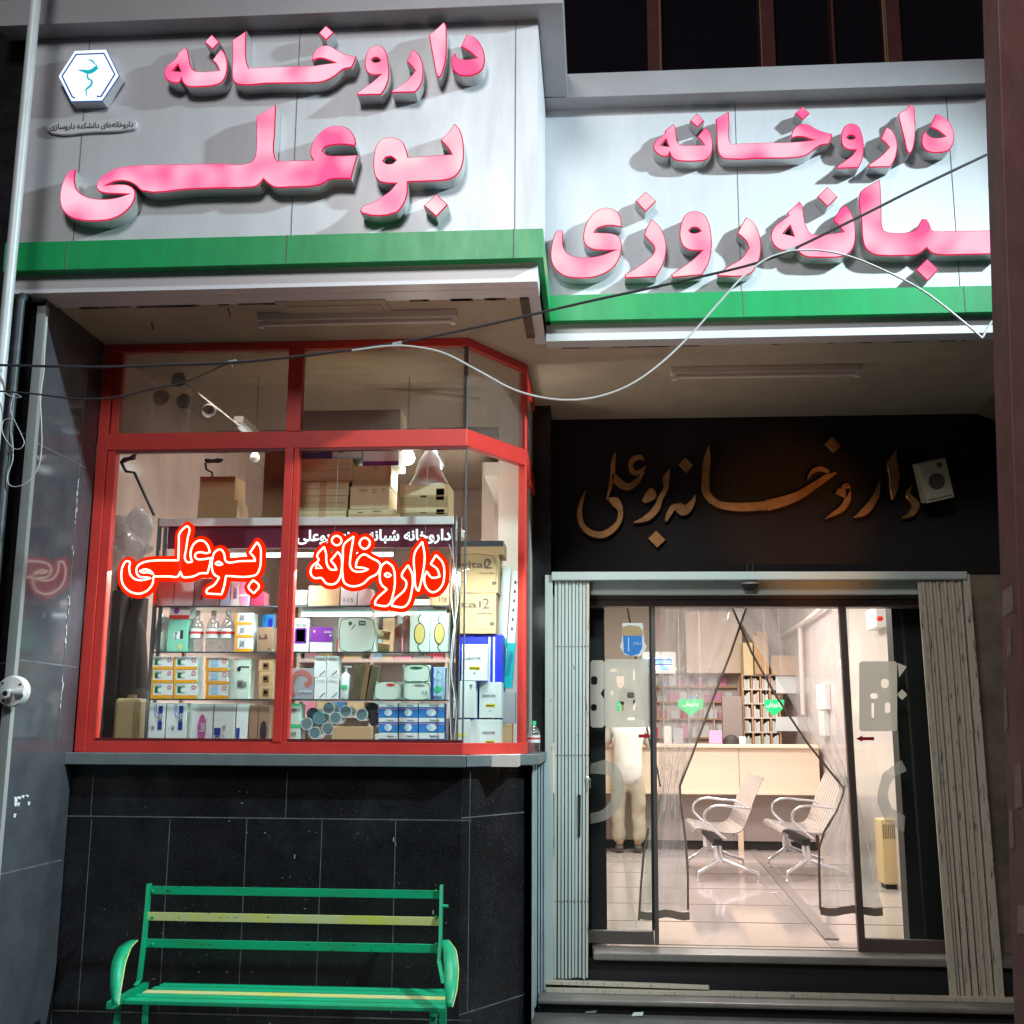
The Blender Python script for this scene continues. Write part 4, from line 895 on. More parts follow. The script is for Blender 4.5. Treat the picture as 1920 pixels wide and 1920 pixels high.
for k, (x, yt, lab) in enumerate(((717, 1178, 'upper small beige bandage roll behind the bordered box'), (716, 1202, 'lower small beige bandage roll behind the bordered box'))):
    a = P(x, yt+10, YD+.12); MB_ = MB().tube([(a.x-.04, YD+.14, a.z), (a.x+.035, YD+.16, a.z-.01)], .026, n=14); tag(MB_.build('bandage_roll', 'kraft_pale', smooth=True), lab, 'roll', 'bandage rolls')
for k, (x0, x1, lab) in enumerate(((739, 753, 'slim pinkish tube standing left of its twin'), (756, 768, 'slim pinkish tube standing nearer the gold oval boxes'))):
    a, b, q0, q1 = front(x0, x1, 1153, YD+.08, z2); t = tag(MB().lathe(((a+b)/2, YD+.1, z2), [((b-a)/2, 0), ((b-a)/2, q1-z2), ((b-a)/4, q1-z2+.002)], n=14).build('paper_tube', 'shelf_white', smooth=True), lab, 'tube', 'paper tubes')
pr_gold = [('o', .5, .47, .28, .28, 'ink'), ('o', .5, .47, .245, .255, 'gold_print', .0006), ('l', [(.5, .75), (.42, .86), (.56, .98)], .005, 'box_darkgreen'), ('l', [(.5, .2), (.42, .12), (.56, .01)], .005, 'box_darkgreen'), ('t', .5, .47, .26, .2, 'فن', 'ink')]
prod('medicine_box', 'mint box with gold oval, left of its twin', 'box', 769, 806, 1150, z2, d=.1, m='box_mintwhite', group='gold oval boxes', prints=[p for p in pr_gold[:4]]+[('l', [(.42, .56), (.56, .54), (.44, .4), (.58, .36), (.52, .6)], .003, 'ink')])
prod('medicine_box', 'mint box with gold oval, beside the chrome post', 'box', 807, 842, 1150, z2, d=.1, m='box_mintwhite', group='gold oval boxes', prints=[p for p in pr_gold[:4]]+[('l', [(.42, .56), (.56, .54), (.44, .4), (.58, .36), (.52, .6)], .003, 'ink')])
# shelf C
stack('orange_box', [r+' box with green picture, first column by the post' for r in rw_]+[r+' box with green picture, second column' for r in rw_], [284, 326], [324, 370], [1281, 1256, 1231], YD, .09, 'box_white', 'orange edged boxes', pr_or, z3)
stack('orange_box', [r+' box with light blue picture beside the tall mint razor box' for r in rw_], [386], [428], [1283, 1259, 1233], YD, .09, 'box_white', 'orange edged boxes', pr_ob, z3)
prod('medicine_box', 'tall pale box with black comb picture and vertical lettering', 'box', 440, 469, 1235, z3, d=.09, m='box_mintwhite', prints=[('t', .42, .38, .46, .14, 'DONCO', 'ink', 90), ('t', .72, .36, .34, .09, 'EG-B', 'ink', 90), ('r', .3, .78, .98, .81, 'ink'), ('o', .3, .74, .12, .06, 'ink')])
pr_br = [('r', .3, .2, .75, .75, 'kraft_dark'), ('r', .38, .35, .62, .62, 'box_brown')]
stack('carton_box', [r+' small brown box of the pile at the mullion' for r in rw_], [485], [511], [1285, 1260, 1236], YD, .09, 'kraft', 'small brown boxes', pr_br, z3)
prod('medicine_box', 'grey box with dark red swirl right of the mullion', 'box', 541, 589, 1253, z3, d=.09, m='box_grey', prints=[('l', [(.2, .1), (.12, .5), (.4, .85), (.75, .8), (.85, .55), (.65, .45)], .028, 'swirl'), ('t', .68, .25, .5, .09, 'OVISAN', 'box_lightblue')])
for cx, col_ in ((590, 'left'), (613, 'right')):
    z = z3
    for yt, r_ in ((1270, 'lower'), (1230, 'upper')):
        prod('medicine_box', '%s %s pale blue box of the four piled together' % (r_, col_), 'box', cx, cx+22, yt, z, d=.08, m='box_lightblue' if False else 'box_white', group='pale blue boxes', prints=[('l', [(.45, .08), (.9, .3)], .004, 'ink'), ('t', .5, .85, .6, .05, 'Crema', 'ink_grey')]); z = P(cx+10, yt, YD).z+.001
t = thing('pump_bottle', 'white pump bottle with green label on the lower middle shelf', 'bottle'); a, b, q0, q1 = front(636, 657, 1248, YD, z3); r = (b-a)/2; H = q1-q0
MB().lathe(((a+b)/2, YD+r, z3), [(r*.9, 0), (r, .01), (r, H*.6), (r*.8, H*.72), (r*.35, H*.8), (r*.35, H*.86)], n=16).build('bottle_body', 'box_white', t, smooth=True)
MB().tube([((a+b)/2, YD+r, z3+H*.85), ((a+b)/2, YD+r, z3+H*.97)], .006).box((a+b)/2-.01, (a+b)/2+.03, YD+r-.008, YD+r+.008, z3+H*.95, z3+H).build('pump', 'box_white', t)
MB().box(a+r*.5, b-r*.5, YD-.002, YD+.003, z3+H*.3, z3+H*.42).build('label_patch', 'box_green', t)
for k, (x0, x1, yt, m_, lab, rr) in enumerate(((658, 676, 1246, 'leather', 'worn brown pack leaning by the pump bottle', .16), (676, 686, 1244, 'kraft_dark', 'thin dark pack squeezed between two leaning packs', .12), (688, 702, 1248, 'leather', 'speckled dark pack beside the red lettered box', .14))):
    a, b, q0, q1 = front(x0, x1, yt, YD, z3); sh = (q1-q0)*rr
    hx_ = MB().hexa([(a, YD, q0), (b, YD, q0), (b, YD+.1, q0), (a, YD+.1, q0), (a+sh, YD, q1), (b+sh, YD, q1-.006), (b+sh, YD+.1, q1), (a+sh, YD+.1, q1)])
    t = tag(hx_.build('leaning_pack', m_, bevel=.002), lab, 'pack', 'leaning dark packs')
bd = ('l', [(.05, .12), (.05, .88), (.08, .93), (.92, .93), (.95, .88), (.95, .12), (.92, .07), (.08, .07), (.05, .12)], .003, 'box_darkgreen')
prod('medicine_box', 'pale bordered box with red oval title', 'box', 701, 753, 1279, z3, d=.1, m='box_mintwhite', prints=[bd, ('o', .6, .85, .16, .08, 'ink_red')])
prod('medicine_box', 'pale bordered box lowest under the green titled one', 'box', 755, 807, 1279, z3, d=.1, m='box_mintwhite', prints=[bd, ('o', .6, .82, .2, .06, 'ink_grey'), ('t', .82, .4, .18, .2, '12', 'ink_grey')])
prod('medicine_box', 'pale bordered box with dark green oval title on top of another', 'box', 755, 806, 1247, P(780, 1279, YD).z+.0015, d=.1, m='box_mintwhite', prints=[bd, ('o', .5, .84, .24, .08, 'box_darkgreen')])
prod('medicine_box', 'upright blue box with dial picture next to the post', 'box', 809, 834, 1251, z3, d=.1, m='box_lightblue', prints=[('ring', .5, .75, .32, .004, 'box_white'), ('r', 0, .0, .18, 1, 'box_navy'), ('o', .5, .32, .3, .1, 'box_green'), ('t', .5, .08, .7, .1, 'WAX', 'ink')])
# bottom shelf
pf = [('r', .62, .45, .84, .94, 'box_navy'), ('t', .73, .70, .40, .11, 'PREFECT', 'box_white', -90), ('l', [(.42, .98), (.42, .82), (.5, .72), (.6, .7)], .003, 'box_blue'), ('l', [(.5, .98), (.5, .86), (.6, .78)], .003, 'box_blue'), ('t', .38, .5, .16, .06, 'MEDIUM', 'ink_grey', -90)]
pf2 = [('r', .04, .0, .34, .5, 'box_navy'), ('t', .19, .26, .40, .12, 'PREFECT', 'box_white', 90), ('l', [(.4, .3), (.5, .22), (.52, .02)], .003, 'box_blue'), ('l', [(.4, .38), (.58, .26), (.6, .02)], .003, 'box_blue'), ('t', .5, .52, .16, .06, 'LARGE', 'ink_grey', -90)]
prod('diaper_pack', 'white pack with navy vertical name, left one next to the post', 'box', 276, 311, 1318, zb, d=.12, prints=pf, group='white packs with navy name')
prod('diaper_pack', 'white pack with navy vertical name, second from the post', 'box', 313, 350, 1318, zb, d=.12, prints=pf, group='white packs with navy name')
prod('diaper_pack', 'white pack with magenta oval and pink ribbon', 'box', 361, 400, 1319, zb, d=.12, prints=[('o', .5, .48, .2, .3, 'box_magenta'), ('t', .5, .5, .4, .14, 'Aseel', 'box_white', 90), ('l', [(.02, .08), (.3, .22), (.5, .5), (.75, .7)], .003, 'box_magenta')])
prod('diaper_pack', 'white pack with the navy name low beside the magenta oval pack', 'box', 402, 442, 1319, zb, d=.12, prints=pf2, group='white packs with navy name')
prod('diaper_pack', 'narrow white pack with the navy name near the mullion', 'box', 444, 466, 1319, zb, d=.12, prints=pf2[:3], group='white packs with navy name')
prod('medicine_box', 'dull brown box in shade right of the narrow white pack', 'box', 468, 484, 1322, zb, d=.12, m='box_brown')
prod('medicine_box', 'dull brown box with dark oval touching the mullion', 'box', 485, 506, 1322, zb, d=.12, m='box_brown', prints=[('o', .5, .45, .3, .22, 'ink')])
prod('tin_box', 'lower light green tin box at the left of the right pane', 'box', 537, 563, 1359, zb, d=.1, m='box_mintwhite', group='light green tins', prints=[('r', 0, .9, 1, 1, 'box_green'), ('t', .5, .7, .4, .1, '23', 'ink')])
prod('tin_box', 'upper light green tin box at the left of the right pane', 'box', 538, 564, 1319, P(550, 1359, YD).z+.001, d=.1, m='box_mintwhite', group='light green tins', prints=[('r', 0, .9, 1, 1, 'box_green'), ('t', .5, .7, .4, .1, '23', 'ink')])
cans = [(571, 1388), (609, 1388), (575, 1357), (590, 1374), (614, 1366), (598, 1346, 1), (629, 1346), (616, 1328), (648, 1334), (678, 1340), (582, 1338, 2), (694, 1328, 2), (699, 1350, 2)]
names = ['white rimmed can, bottom left of the pile', 'white rimmed can at the bottom by the brown carton', 'white rimmed can leaning on the green tins', 'white rimmed can second row from below', 'white rimmed can left of the brown carton top', 'teal lidded can among white rimmed ones', 'white rimmed can in the middle of the pile', 'white rimmed can at the top of the pile', 'white rimmed can right of the topmost one', 'white rimmed can tilted above the brown carton', 'dark can behind the pile at its left', 'dark can behind the pile at its upper right', 'dark can next to the blue boxes']
for k, cn in enumerate(cans):
    q = P(cn[0], cn[1], YD); r = .0325; ty = cn[2] if len(cn) > 2 else 0
    t = thing('can', names[k], 'can', 'cans piled on their sides'); yo = YD+(.05 if ty == 2 else .0)
    if k in (0, 1): q.z = zb+r
    MB().lathe((q.x, yo, q.z), [(r, 0), (r, -.12)], n=20, axis='y').build('can_body', 'tin_dark' if ty == 2 else 'tin_blue', t, smooth=True)
    lid = MB().lathe((q.x, yo-.001, q.z), [(r*1.03, -.01), (r*1.03, 0), (r*.9, 0), (r*.86, -.006), (r*.2, -.006)], n=20, axis='y'); lid.build('lid', ['tin_white', 'box_teal', 'tin_dark'][ty], t, smooth=True)
prod('carton_box', 'small open kraft carton in front of the piled cans', 'box', 625, 697, 1362, zb, Y=YD-.03, d=.09, m='kraft')
pr_bl = [('r', 0, .72, 1, 1, 'box_white'), ('l', [(0, .62), (1, .56)], .003, 'box_pink'), ('o', .5, .34, .2, .24, 'box_white'), ('o', .42, .36, .1, .2, 'box_lightblue', .0006), ('t', .62, .84, .36, .1, 'Respirox', 'ink')]
cols = ('left', 'middle', 'right'); 
stack('blue_box', ['%s blue tissue box of the %s column' % (r, c) for c in cols for r in rw_], [710, 748, 785], [746, 783, 833], [1374, 1346, 1318], YD, .1, 'box_blue', 'blue and white tissue boxes', pr_bl, zb)
# things right of the cabinet
YK = 6.42
fr = lambda big: [('t', .5, .72, .5, .17, 'vital', 'ink_kraft') if big else ('t', .45, .72, .5, .16, 'ital', 'ink_kraft'), ('t', .80, .74, .14, .26, '2', 'ink_kraft'), ('l', [(0, .95), (.85, .95), (.92, .88), (.92, .2), (.85, .12), (.6, .1)], .002, 'ink_kraft'), ('r', .88, .2, .97, .28, 'ink_kraft'), ('t', .78, .5, .3, .05, 'From the Heart', 'ink_kraft'), ('r', 0, .27, .3, .29, 'ink_kraft')]
zk0 = P(900, 1188, YK).z
prod('carton_box', 'lower large kraft carton printed with a 2, behind the corner pane', 'box', 838, 930, 1112, zk0, YK, .3, 'kraft', 'large kraft cartons', fr(False))
prod('carton_box', 'upper large kraft carton printed with a 2, behind the corner pane', 'box', 842, 934, 1038, P(890, 1112, YK).z+.002, YK, .3, 'kraft', 'large kraft cartons', fr(True))
prod('carton_box', 'flat carton with blue edge crowning the large kraft cartons', 'box', 860, 944, 1014, P(890, 1038, YK).z+.002, YK+.05, .25, 'kraft', None, [('r', 0, .6, 1, 1, 'steel_dark')])
prod('medical_box', 'deep blue crate under the large kraft cartons', 'box', 856, 942, 1190, ZSL, YK+.02, .25, 'box_deepblue', None, [('r', .7, .3, .74, .98, 'box_white'), ('r', .8, .2, .84, .98, 'box_white')])
dc = [('t', .45, .62, .6, .07, 'DEATIR', 'ink_grey'), ('r', .3, .30, .72, .39, 'yellow_print'), ('t', .5, .345, .36, .05, 'SYRINGE', 'ink'), ('o', .5, .2, .03, .02, 'ink')]
YG = 6.27
prod('medicine_box', 'topmost white box with yellow strip behind the corner pane', 'box', 866, 914, 1208, P(890, 1276, YG).z, YG, .12, group='white boxes with yellow strip', prints=dc)
prod('medicine_box', 'narrow white box with vertical text next to the wires', 'box', 862, 891, 1277, P(880, 1346, YG-.02).z, YG-.02, .14, prints=[('t', .75, .85, .2, .1, 'T', 'ink')])
YG2 = 6.36
prod('medicine_box', 'middle white box with yellow strip behind the corner pane', 'box', 899, 940, 1279, P(910, 1346, YG2).z, YG2, .14, group='white boxes with yellow strip', prints=dc)
prod('medicine_box', 'lowest white box with yellow strip on the window shelf', 'box', 899, 939, 1349, ZSL, YG2, .14, group='white boxes with yellow strip', prints=dc)
prod('medicine_box', 'small white box with blurred yellow patch on the window shelf', 'box', 852, 882, 1349, ZSL, YG-.02, .12, prints=[('r', .1, .5, .7, .58, 'yellow_print')])
prod('medicine_box', 'white box filling the gap below the narrow white box', 'box', 883, 897, 1349, ZSL, YG, .2)
prod('carton_box', 'small kraft carton low at the far right of the window', 'box', 942, 960, 1357, ZSL, 6.50, .12, 'kraft', None, [('l', [(.1, .05), (.1, .9), (.9, .9)], .0015, 'ink_kraft')])
prod('medical_box', 'grey cornered box above the small kraft carton', 'box', 942, 966, 1297, P(955, 1356, 6.5).z, 6.50, .12, 'box_grey', None)
for k, (x0, x1, yt, yb, x0b, lab, pr) in enumerate(((942, 958, 1062, 1212, 929, 'long white and teal carton leaning left of its neighbour', 0), (962, 974, 1070, 1290, 944, 'long white and teal carton with dark lettering leaning by the frame', 1))):
    Yq = 6.60; a, b = P(x0, yt, Yq), P(x1, yt, Yq); c, d_ = P(x0b, yb, Yq), P(x0b+(x1-x0)+4, yb, Yq); 
    t = thing('long_carton', lab, 'box', 'long leaning cartons')
    e_ = lambda u: (c.lerp(a, u), d_.lerp(b, u))
    for (u0, u1, m_) in ((0, .38 if k else .1, 'box_teal'), (.38 if k else .1, 1, 'box_white')):
        (l0, r0), (l1, r1) = e_(u0), e_(u1)
        MB().hexa([(l0.x, Yq, l0.z), (r0.x, Yq, r0.z), (r0.x, Yq+.06, r0.z), (l0.x, Yq+.06, l0.z), (l1.x, Yq, l1.z), (r1.x, Yq, r1.z), (r1.x, Yq+.06, r1.z), (l1.x, Yq+.06, l1.z)]).build('carton', m_, t)
    if k:
        (l0, r0) = e_(.2); text('TOYOSH', (l0.x+r0.x)/2, (l0.z+r0.z)/2, .14, Yq-.001, 'box_navy', t, rot=math.radians(80))
        for u in (.5, .58, .66, .74, .82, .9):
            (l0, r0) = e_(u); MB().box((l0.x+r0.x)/2-.006, (l0.x+r0.x)/2+.006, Yq-.002, Yq-.0002, l0.z-.01, l0.z+.008).build('printed_mark', 'ink', t)
# left of the cabinet : crutches, bag, dark clothes, jug
def crutch(label, pts, r, grip):
    t = thing('crutch', label, 'crutch', 'crutches leaning in the window'); q = [P(x, y, 6.33) for x, y in pts]
    MB().tube(q, r, n=10).build('shaft', 'black', t, smooth=True)
    MB().tube([P(x, y, 6.33) for x, y in grip], [.010, .016, .012, .018, .008], n=10).build('grip', 'dark_fabric', t, smooth=True)
crutch('dark crutch leaning on the chrome post with its grip up left', [(289, 966), (252, 886), (236, 884), (228, 868)], .009, [(226, 868), (234, 862), (243, 860), (250, 858), (254, 850)])
crutch('dark crutch grip rising behind the small kraft cartons', [(398, 900), (398, 886), (387, 880), (385, 868)], .007, [(385, 862), (390, 864), (400, 864), (410, 863), (418, 862)])
crutch('dark crutch grip cut by the left window frame', [(222, 868), (216, 876), (206, 874)], .009, [(222, 864), (214, 866), (206, 866), (204, 868), (200, 866)])
bgm = bmesh.new(); bmesh.ops.create_icosphere(bgm, subdivisions=4, radius=1)
q = P(248, 1012, 6.4)
for v in bgm.verts:
    n = v.co.copy(); k = 1+.16*math.sin(n.x*5+n.z*7)+.10*math.sin(n.y*11+n.z*9)+.07*abs(math.sin(n.x*17+n.z*5))
    v.co = Vector((q.x+n.x*.105*k, q.y+n.y*.08*k, q.z+n.z*.125*k+(.03 if n.z > .6 else 0)))
me = bpy.data.meshes.new('plastic_bag'); bgm.to_mesh(me); bgm.free(); me.materials.append(MATS['plastic_bag']); o = bpy.data.objects.new('plastic_bag', me); COL.objects.link(o)
tag(o, 'crumpled translucent bag hanging left of the chrome post', 'bag')
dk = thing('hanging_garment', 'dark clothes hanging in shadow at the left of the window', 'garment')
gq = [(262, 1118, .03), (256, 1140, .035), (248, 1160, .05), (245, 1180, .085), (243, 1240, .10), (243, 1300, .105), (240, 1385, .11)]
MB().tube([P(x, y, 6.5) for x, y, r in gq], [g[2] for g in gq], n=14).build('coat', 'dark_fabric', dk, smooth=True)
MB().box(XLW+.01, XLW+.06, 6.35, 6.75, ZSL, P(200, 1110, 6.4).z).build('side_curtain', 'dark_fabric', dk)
bl = [(222, 1112, .02), (240, 1080, .06), (262, 1090, .05), (280, 1112, .02)]
MB().tube([P(x, y, 6.46) for x, y, r in bl], [g[2] for g in bl], n=14).build('sleeve', 'dark_fabric', dk, smooth=True)
jg = MB(); a, b, q0, q1 = front(214, 262, 1302, 6.25, ZSL); t = thing('plastic_jug', 'yellowish plastic canister standing left on the window shelf', 'canister')
jg.box(a, b, 6.25, 6.4, ZSL, q1-.02).build('canister_body', 'jug', t, bevel=.02); MB().lathe(((a+b)/2, 6.32, q1-.02), [(.025, 0), (.025, .02), (.01, .021)], n=14).build('cap', 'box_brown', t)
# clutter behind the shelves : back unit of the store room
bu = thing('back_shelving', 'pale shelving unit with stock behind the display shelves', 'shelving')
xq0, xq1 = -2.2, -.55; YBK = 8.35
MB().box(xq0, xq1, YBK+.35, YBK+.38, .2, 2.5).build('back_panel', 'shelf_white', bu)
for z in (.2, .75, 1.2, 1.6, 2.0, 2.4): MB().box(xq0, xq1, YBK, YBK+.349, z, z+.025).build('shelf', 'shelf_white', bu)
for x in np.linspace(xq0, xq1, 4): MB().box(x-.01, x+.01, YBK+.001, YBK+.348, .2, 2.45).build('upright', 'shelf_white', bu)
MB().box(xq0, xq1, YBK+.01, YBK+.03, 2.34, 2.38).build('tube_lamp', 'tube_white', bu)
cl_ = ['box_white', 'box_pink', 'kraft', 'box_lightblue', 'box_grey', 'box_blue', 'box_brown', 'shelf_white', 'box_white', 'ink_red', 'box_mintwhite', 'kraft_pale']
ORD = 'first second third fourth fifth sixth seventh eighth ninth tenth eleventh twelfth thirteenth fourteenth fifteenth sixteenth seventeenth eighteenth nineteenth twentieth twenty-first twenty-second twenty-third twenty-fourth'.split()
adj = dict(box_white='white', box_pink='pink', kraft='brown', box_lightblue='sky blue', box_grey='grey', box_blue='blue', box_brown='dark brown', shelf_white='cream', ink_red='red', box_mintwhite='mint', kraft_pale='tan')
for zi, z in enumerate((1.225, 1.625, 2.025)):
    x = xq0+.04; nn = 0
    while x < xq1-.14:
        wd = random.uniform(.06, .14); m_ = random.choice(cl_); h = random.uniform(.12, .30)
        tag(MB().box(x, x+wd, YBK+.03, YBK+.25, z, z+h).build('stock_box', m_, bevel=.002), '%s stock box, %s from the left on the %s back shelf' % (adj[m_], ORD[nn], ('lower', 'middle', 'upper')[zi]), 'box', 'stock boxes on the back shelving'); nn += 1; x += wd+random.choice((.004, .01, .06))
# thin pale tube drawn as a slanted line, and old lamp, through the transom
tag(MB().tube([P(212, 668, 7.0), P(900, 752, 7.0)], .022, n=10).build('slanted_line', 'plaster', smooth=True), 'pale line slanting across the transom panes', 'pipe')
t = thing('spot_lamp_cluster', 'old dusty spot lamps on a bar seen through the left transom pane', 'lamp')
MB().tube([P(330, 705, 6.6), P(450, 800, 6.6)], .006, n=6).build('bar', 'cable_white', t)
for x, y, rx in ((335, 712, .045), (302, 745, .05), (345, 752, .045), (391, 771, .045)):
    q = P(x, y, 6.57); MB().lathe((q.x, q.y, q.z), [(rx*.4, -.06), (rx, -.01), (rx*1.05, 0), (rx*.9, .004), (rx*.3, -.02)], n=18, axis='y').build('lamp_shade', 'steel_dark' if x in (335, 345) else 'tape', t, smooth=True)
# ceiling tubes of the store room reflected in the marble
for k, (x, y0, y1, z) in enumerate(((-2.2, 6.7, 8.0, 3.35), (-1.2, 7.6, 8.6, 3.5))):
    t = thing('tube_lamp', ('lit ceiling tube lamp near the marble wall', 'lit ceiling tube lamp deeper in the store room')[k], 'lamp', 'store room tube lamps')
    MB().box(x-.03, x+.03, y0, y1, z+.02, z+.06).build('housing', 'white_plastic', t); MB().tube([(x, y0+.03, z), (x, y1-.03, z)], .014).build('tube', 'tube_white', t, smooth=True)

# ------------------------------------------------------------------ folding gate
YGT = 7.36
gt = thing('folding_gate', 'old cream concertina security gate folded back to both sides of the doorway', 'gate')
def bar(parent, name, x0, y0, x1, y1, x2, y2, x3, y3, Y, d, m, bevel=.002):   # four picture corners tl,tr,br,bl on plane Y
    p = [P(x0, y0, Y), P(x1, y1, Y), P(x2, y2, Y), P(x3, y3, Y)]
    q = [(v.x, Y, v.z) for v in (p[3], p[2])]+[(p[2].x, Y+d, p[2].z), (p[3].x, Y+d, p[3].z)]+[(v.x, Y, v.z) for v in (p[0], p[1])]+[(p[1].x, Y+d, p[1].z), (p[0].x, Y+d, p[0].z)]
    return MB().hexa(q).build(name, m, parent, bevel=bevel)
bar(gt, 'top_rail', 1034, 1072, 1814, 1071, 1814, 1086, 1034, 1088, YGT-.03, .07, 'gate_paint', .006)
bar(gt, 'side_rail', 1022, 1078, 1036, 1078, 1038, 1838, 1022, 1838, YGT-.01, .04, 'gate_paint')
lm = MB()
bar(gt, 'backing_panel', 1040, 1090, 1104, 1090, 1102, 1836, 1040, 1836, YGT+.02, .02, 'gate_gap', 0)
for k in range(10):
    a, b = 1040+k*6.6, 1040+(k+1)*6.6-1.1; sh = random.uniform(-.8, .8)
    bar(gt, 'slat', a, 1089, b, 1089, b-2+sh, 1834+random.uniform(-3, 4), a-1+sh, 1834, YGT+(.0 if k % 2 else .006), .018, 'gate_paint' if k < 9 else 'gate_paint_worn', .0015)
bar(gt, 'handle_slot', 1083, 1490, 1089, 1490, 1088, 1570, 1083, 1570, YGT-.003, .004, 'black', 0)
rv = MB()
for yy in (1212, 1416, 1690):
    for k in range(10):
        q = P(1043+k*6.6, yy, YGT-.002); rv.lathe((q.x, YGT-.002, q.z), [(.004, 0), (.003, .004)], n=8, axis='y')
rv.build('rivets', 'rust', gt)
bar(gt, 'bottom_rail', 1022, 1838, 1330, 1850, 1330, 1856, 1022, 1846, YGT-.02, .05, 'gate_paint_worn')
MB().tube([P(1100, 1455, YGT-.01), P(1107, 1462, YGT-.02), P(1107, 1478, YGT-.02)], .004, n=8).build('padlock_loop', 'chrome', gt, smooth=True)
bar(gt, 'backing_panel', 1724, 1092, 1812, 1092, 1880, 1890, 1783, 1870, YGT+.02, .02, 'gate_gap', 0)
for k in range(12):
    u0, u1 = k/12, (k+1)/12-.016; f = lambda u, a, b: a+(b-a)*u
    bar(gt, 'slat', f(u0, 1721, 1803), 1089, f(u1, 1721, 1803), 1089, f(u1, 1782, 1866)+random.uniform(-1, 1), 1868+f(u1, 0, 14), f(u0, 1782, 1866)+random.uniform(-1, 1), 1868+f(u0, 0, 14), YGT+(.0 if k % 2 else .008), .018, 'gate_paint_worn', .0015)
bar(gt, 'side_rail', 1805, 1076, 1818, 1076, 1886, 1895, 1870, 1895, YGT-.012, .04, 'gate_paint_worn')
bar(gt, 'sliding_track', 1104, 1090, 1722, 1089, 1722, 1114, 1104, 1115, YGT+.08, .05, 'gate_paint')
sn = thing('door_sensor', 'half round dark door sensor under the cream gate rail', 'sensor'); q = P(1407, 1096, YGT+.05)
MB().lathe((q.x, q.y, q.z), [(.012, -.052), (.035, -.04), (.05, -.015), (.052, 0)], n=18).build('sensor_eye', 'black', sn, smooth=True)
MB().lathe((q.x, q.y, q.z), [(.056, 0), (.058, .012), (.05, .016)], n=18).build('sensor_base', 'white_plastic', sn, smooth=True)
MB().tube([P(1404, 1084, YGT+.03), P(1400, 1060, YGT+.03), P(1407, 1050, YGT+.03), P(1412, 1062, YGT+.03), P(1408, 1084, YGT+.03)], .003, n=6).build('cable_loop', 'cable_black', sn)

# ------------------------------------------------------------------ entrance door
YDR = 7.60
dr = bpy.data.objects.new('entrance_door', None); COL.objects.link(dr); dr.parent = bld
bar(dr, 'door_header', 1100, 1114, 1770, 1113, 1770, 1138, 1100, 1137, YDR-.03, .12, 'door_bronze')
bar(dr, 'header_groove', 1100, 1124, 1770, 1123, 1770, 1125, 1100, 1126, YDR-.033, .004, 'black', 0)
bar(dr, 'leaf_stile', 1221, 1137, 1228, 1137, 1236, 1772, 1228, 1772, YDR-.02, .045, 'door_grey')
bar(dr, 'leaf_gasket', 1217, 1137, 1220.5, 1137, 1227.5, 1745, 1223, 1745, YDR-.015, .03, 'black', 0)
bar(dr, 'leaf_stile', 1573, 1137, 1586, 1137, 1624, 1788, 1611, 1788, YDR-.02, .045, 'door_bronze')
bar(dr, 'bottom_rail', 1100, 1744, 1226, 1747, 1227, 1771, 1100, 1768, YDR-.018, .045, 'door_grey')
bar(dr, 'bottom_rail', 1624, 1760, 1790, 1765, 1790, 1790, 1624, 1787, YDR-.018, .045, 'door_bronze')
for pts in ((1104, 1137, 1221, 1137, 1229, 1746, 1100, 1746), (1586, 1137, 1770, 1137, 1790, 1766, 1623, 1761)):
    bar(dr, 'pane', *pts, YDR+.0, .008, 'pane_door', 0)
# jamb walls just inside
MB().box(-.28, .045, 7.73, 8.6, FZ, 2.9).build('inner_jamb', 'black', bld)
q = P(1684, 1400, 7.9); MB().box(q.x-.02, 2.56, 7.80, 7.95, FZ, 2.9).build('inner_jamb', 'black', bld)
def film(polys, Y, m, name='frosted_film'):
    loops = [smooth_loop([(lambda v: (v.x, v.z))(P(x, y, Y)) for x, y in p], sharp=40) for p in polys]
    return curve_mesh(loops, .001, 0, Y, name, [m], dr)
def rr(x0, y0, x1, y1, r=3): return [(x0+r, y0), (x1-r, y0), (x1, y0+r), (x1, y1-r), (x1-r, y1), (x0+r, y1), (x0, y1-r), (x0, y0+r)]
film([rr(1134, 1236, 1219, 1364, 4), rr(1144, 1254, 1156, 1260, 1), rr(1156, 1268, 1170, 1282, 1), [(1156, 1283), (1172, 1283), (1163, 1291)], rr(1145, 1295, 1150, 1304, 1), rr(1155, 1315, 1170, 1333, 2), rr(1187, 1256, 1190, 1276, 1), rr(1176, 1298, 1189, 1309, 2), rr(1187, 1312, 1191, 1332, 1), rr(1177, 1345, 1190, 1350, 1)], YDR-.003, 'frost')
film([rr(1107, 1238, 1133.5, 1364, 4), [(1126, 1300), (1133, 1290), (1133, 1311)], rr(1108, 1268, 1120, 1284, 3), rr(1108, 1320, 1119, 1333, 3)], YDR-.003, 'frost')
film([[(1107, 1432), (1135, 1424), (1160, 1440), (1170, 1470), (1165, 1505), (1140, 1535), (1107, 1545), (1107, 1525), (1130, 1518), (1148, 1495), (1150, 1470), (1140, 1452), (1107, 1450)]], YDR-.003, 'frost_faint')
film([rr(1611, 1240, 1682, 1371, 4), rr(1632, 1300, 1645, 1310, 2), rr(1659, 1317, 1669, 1337, 3), rr(1634, 1318, 1639, 1346, 1), rr(1652, 1273, 1666, 1290, 4)], YDR-.003, 'frost')
film([[(1683, 1243), (1700, 1250), (1686, 1270)], ], YDR-.003, 'frost'); film([rr(1683, 1293, 1700, 1312, 8)], YDR-.003, 'frost')
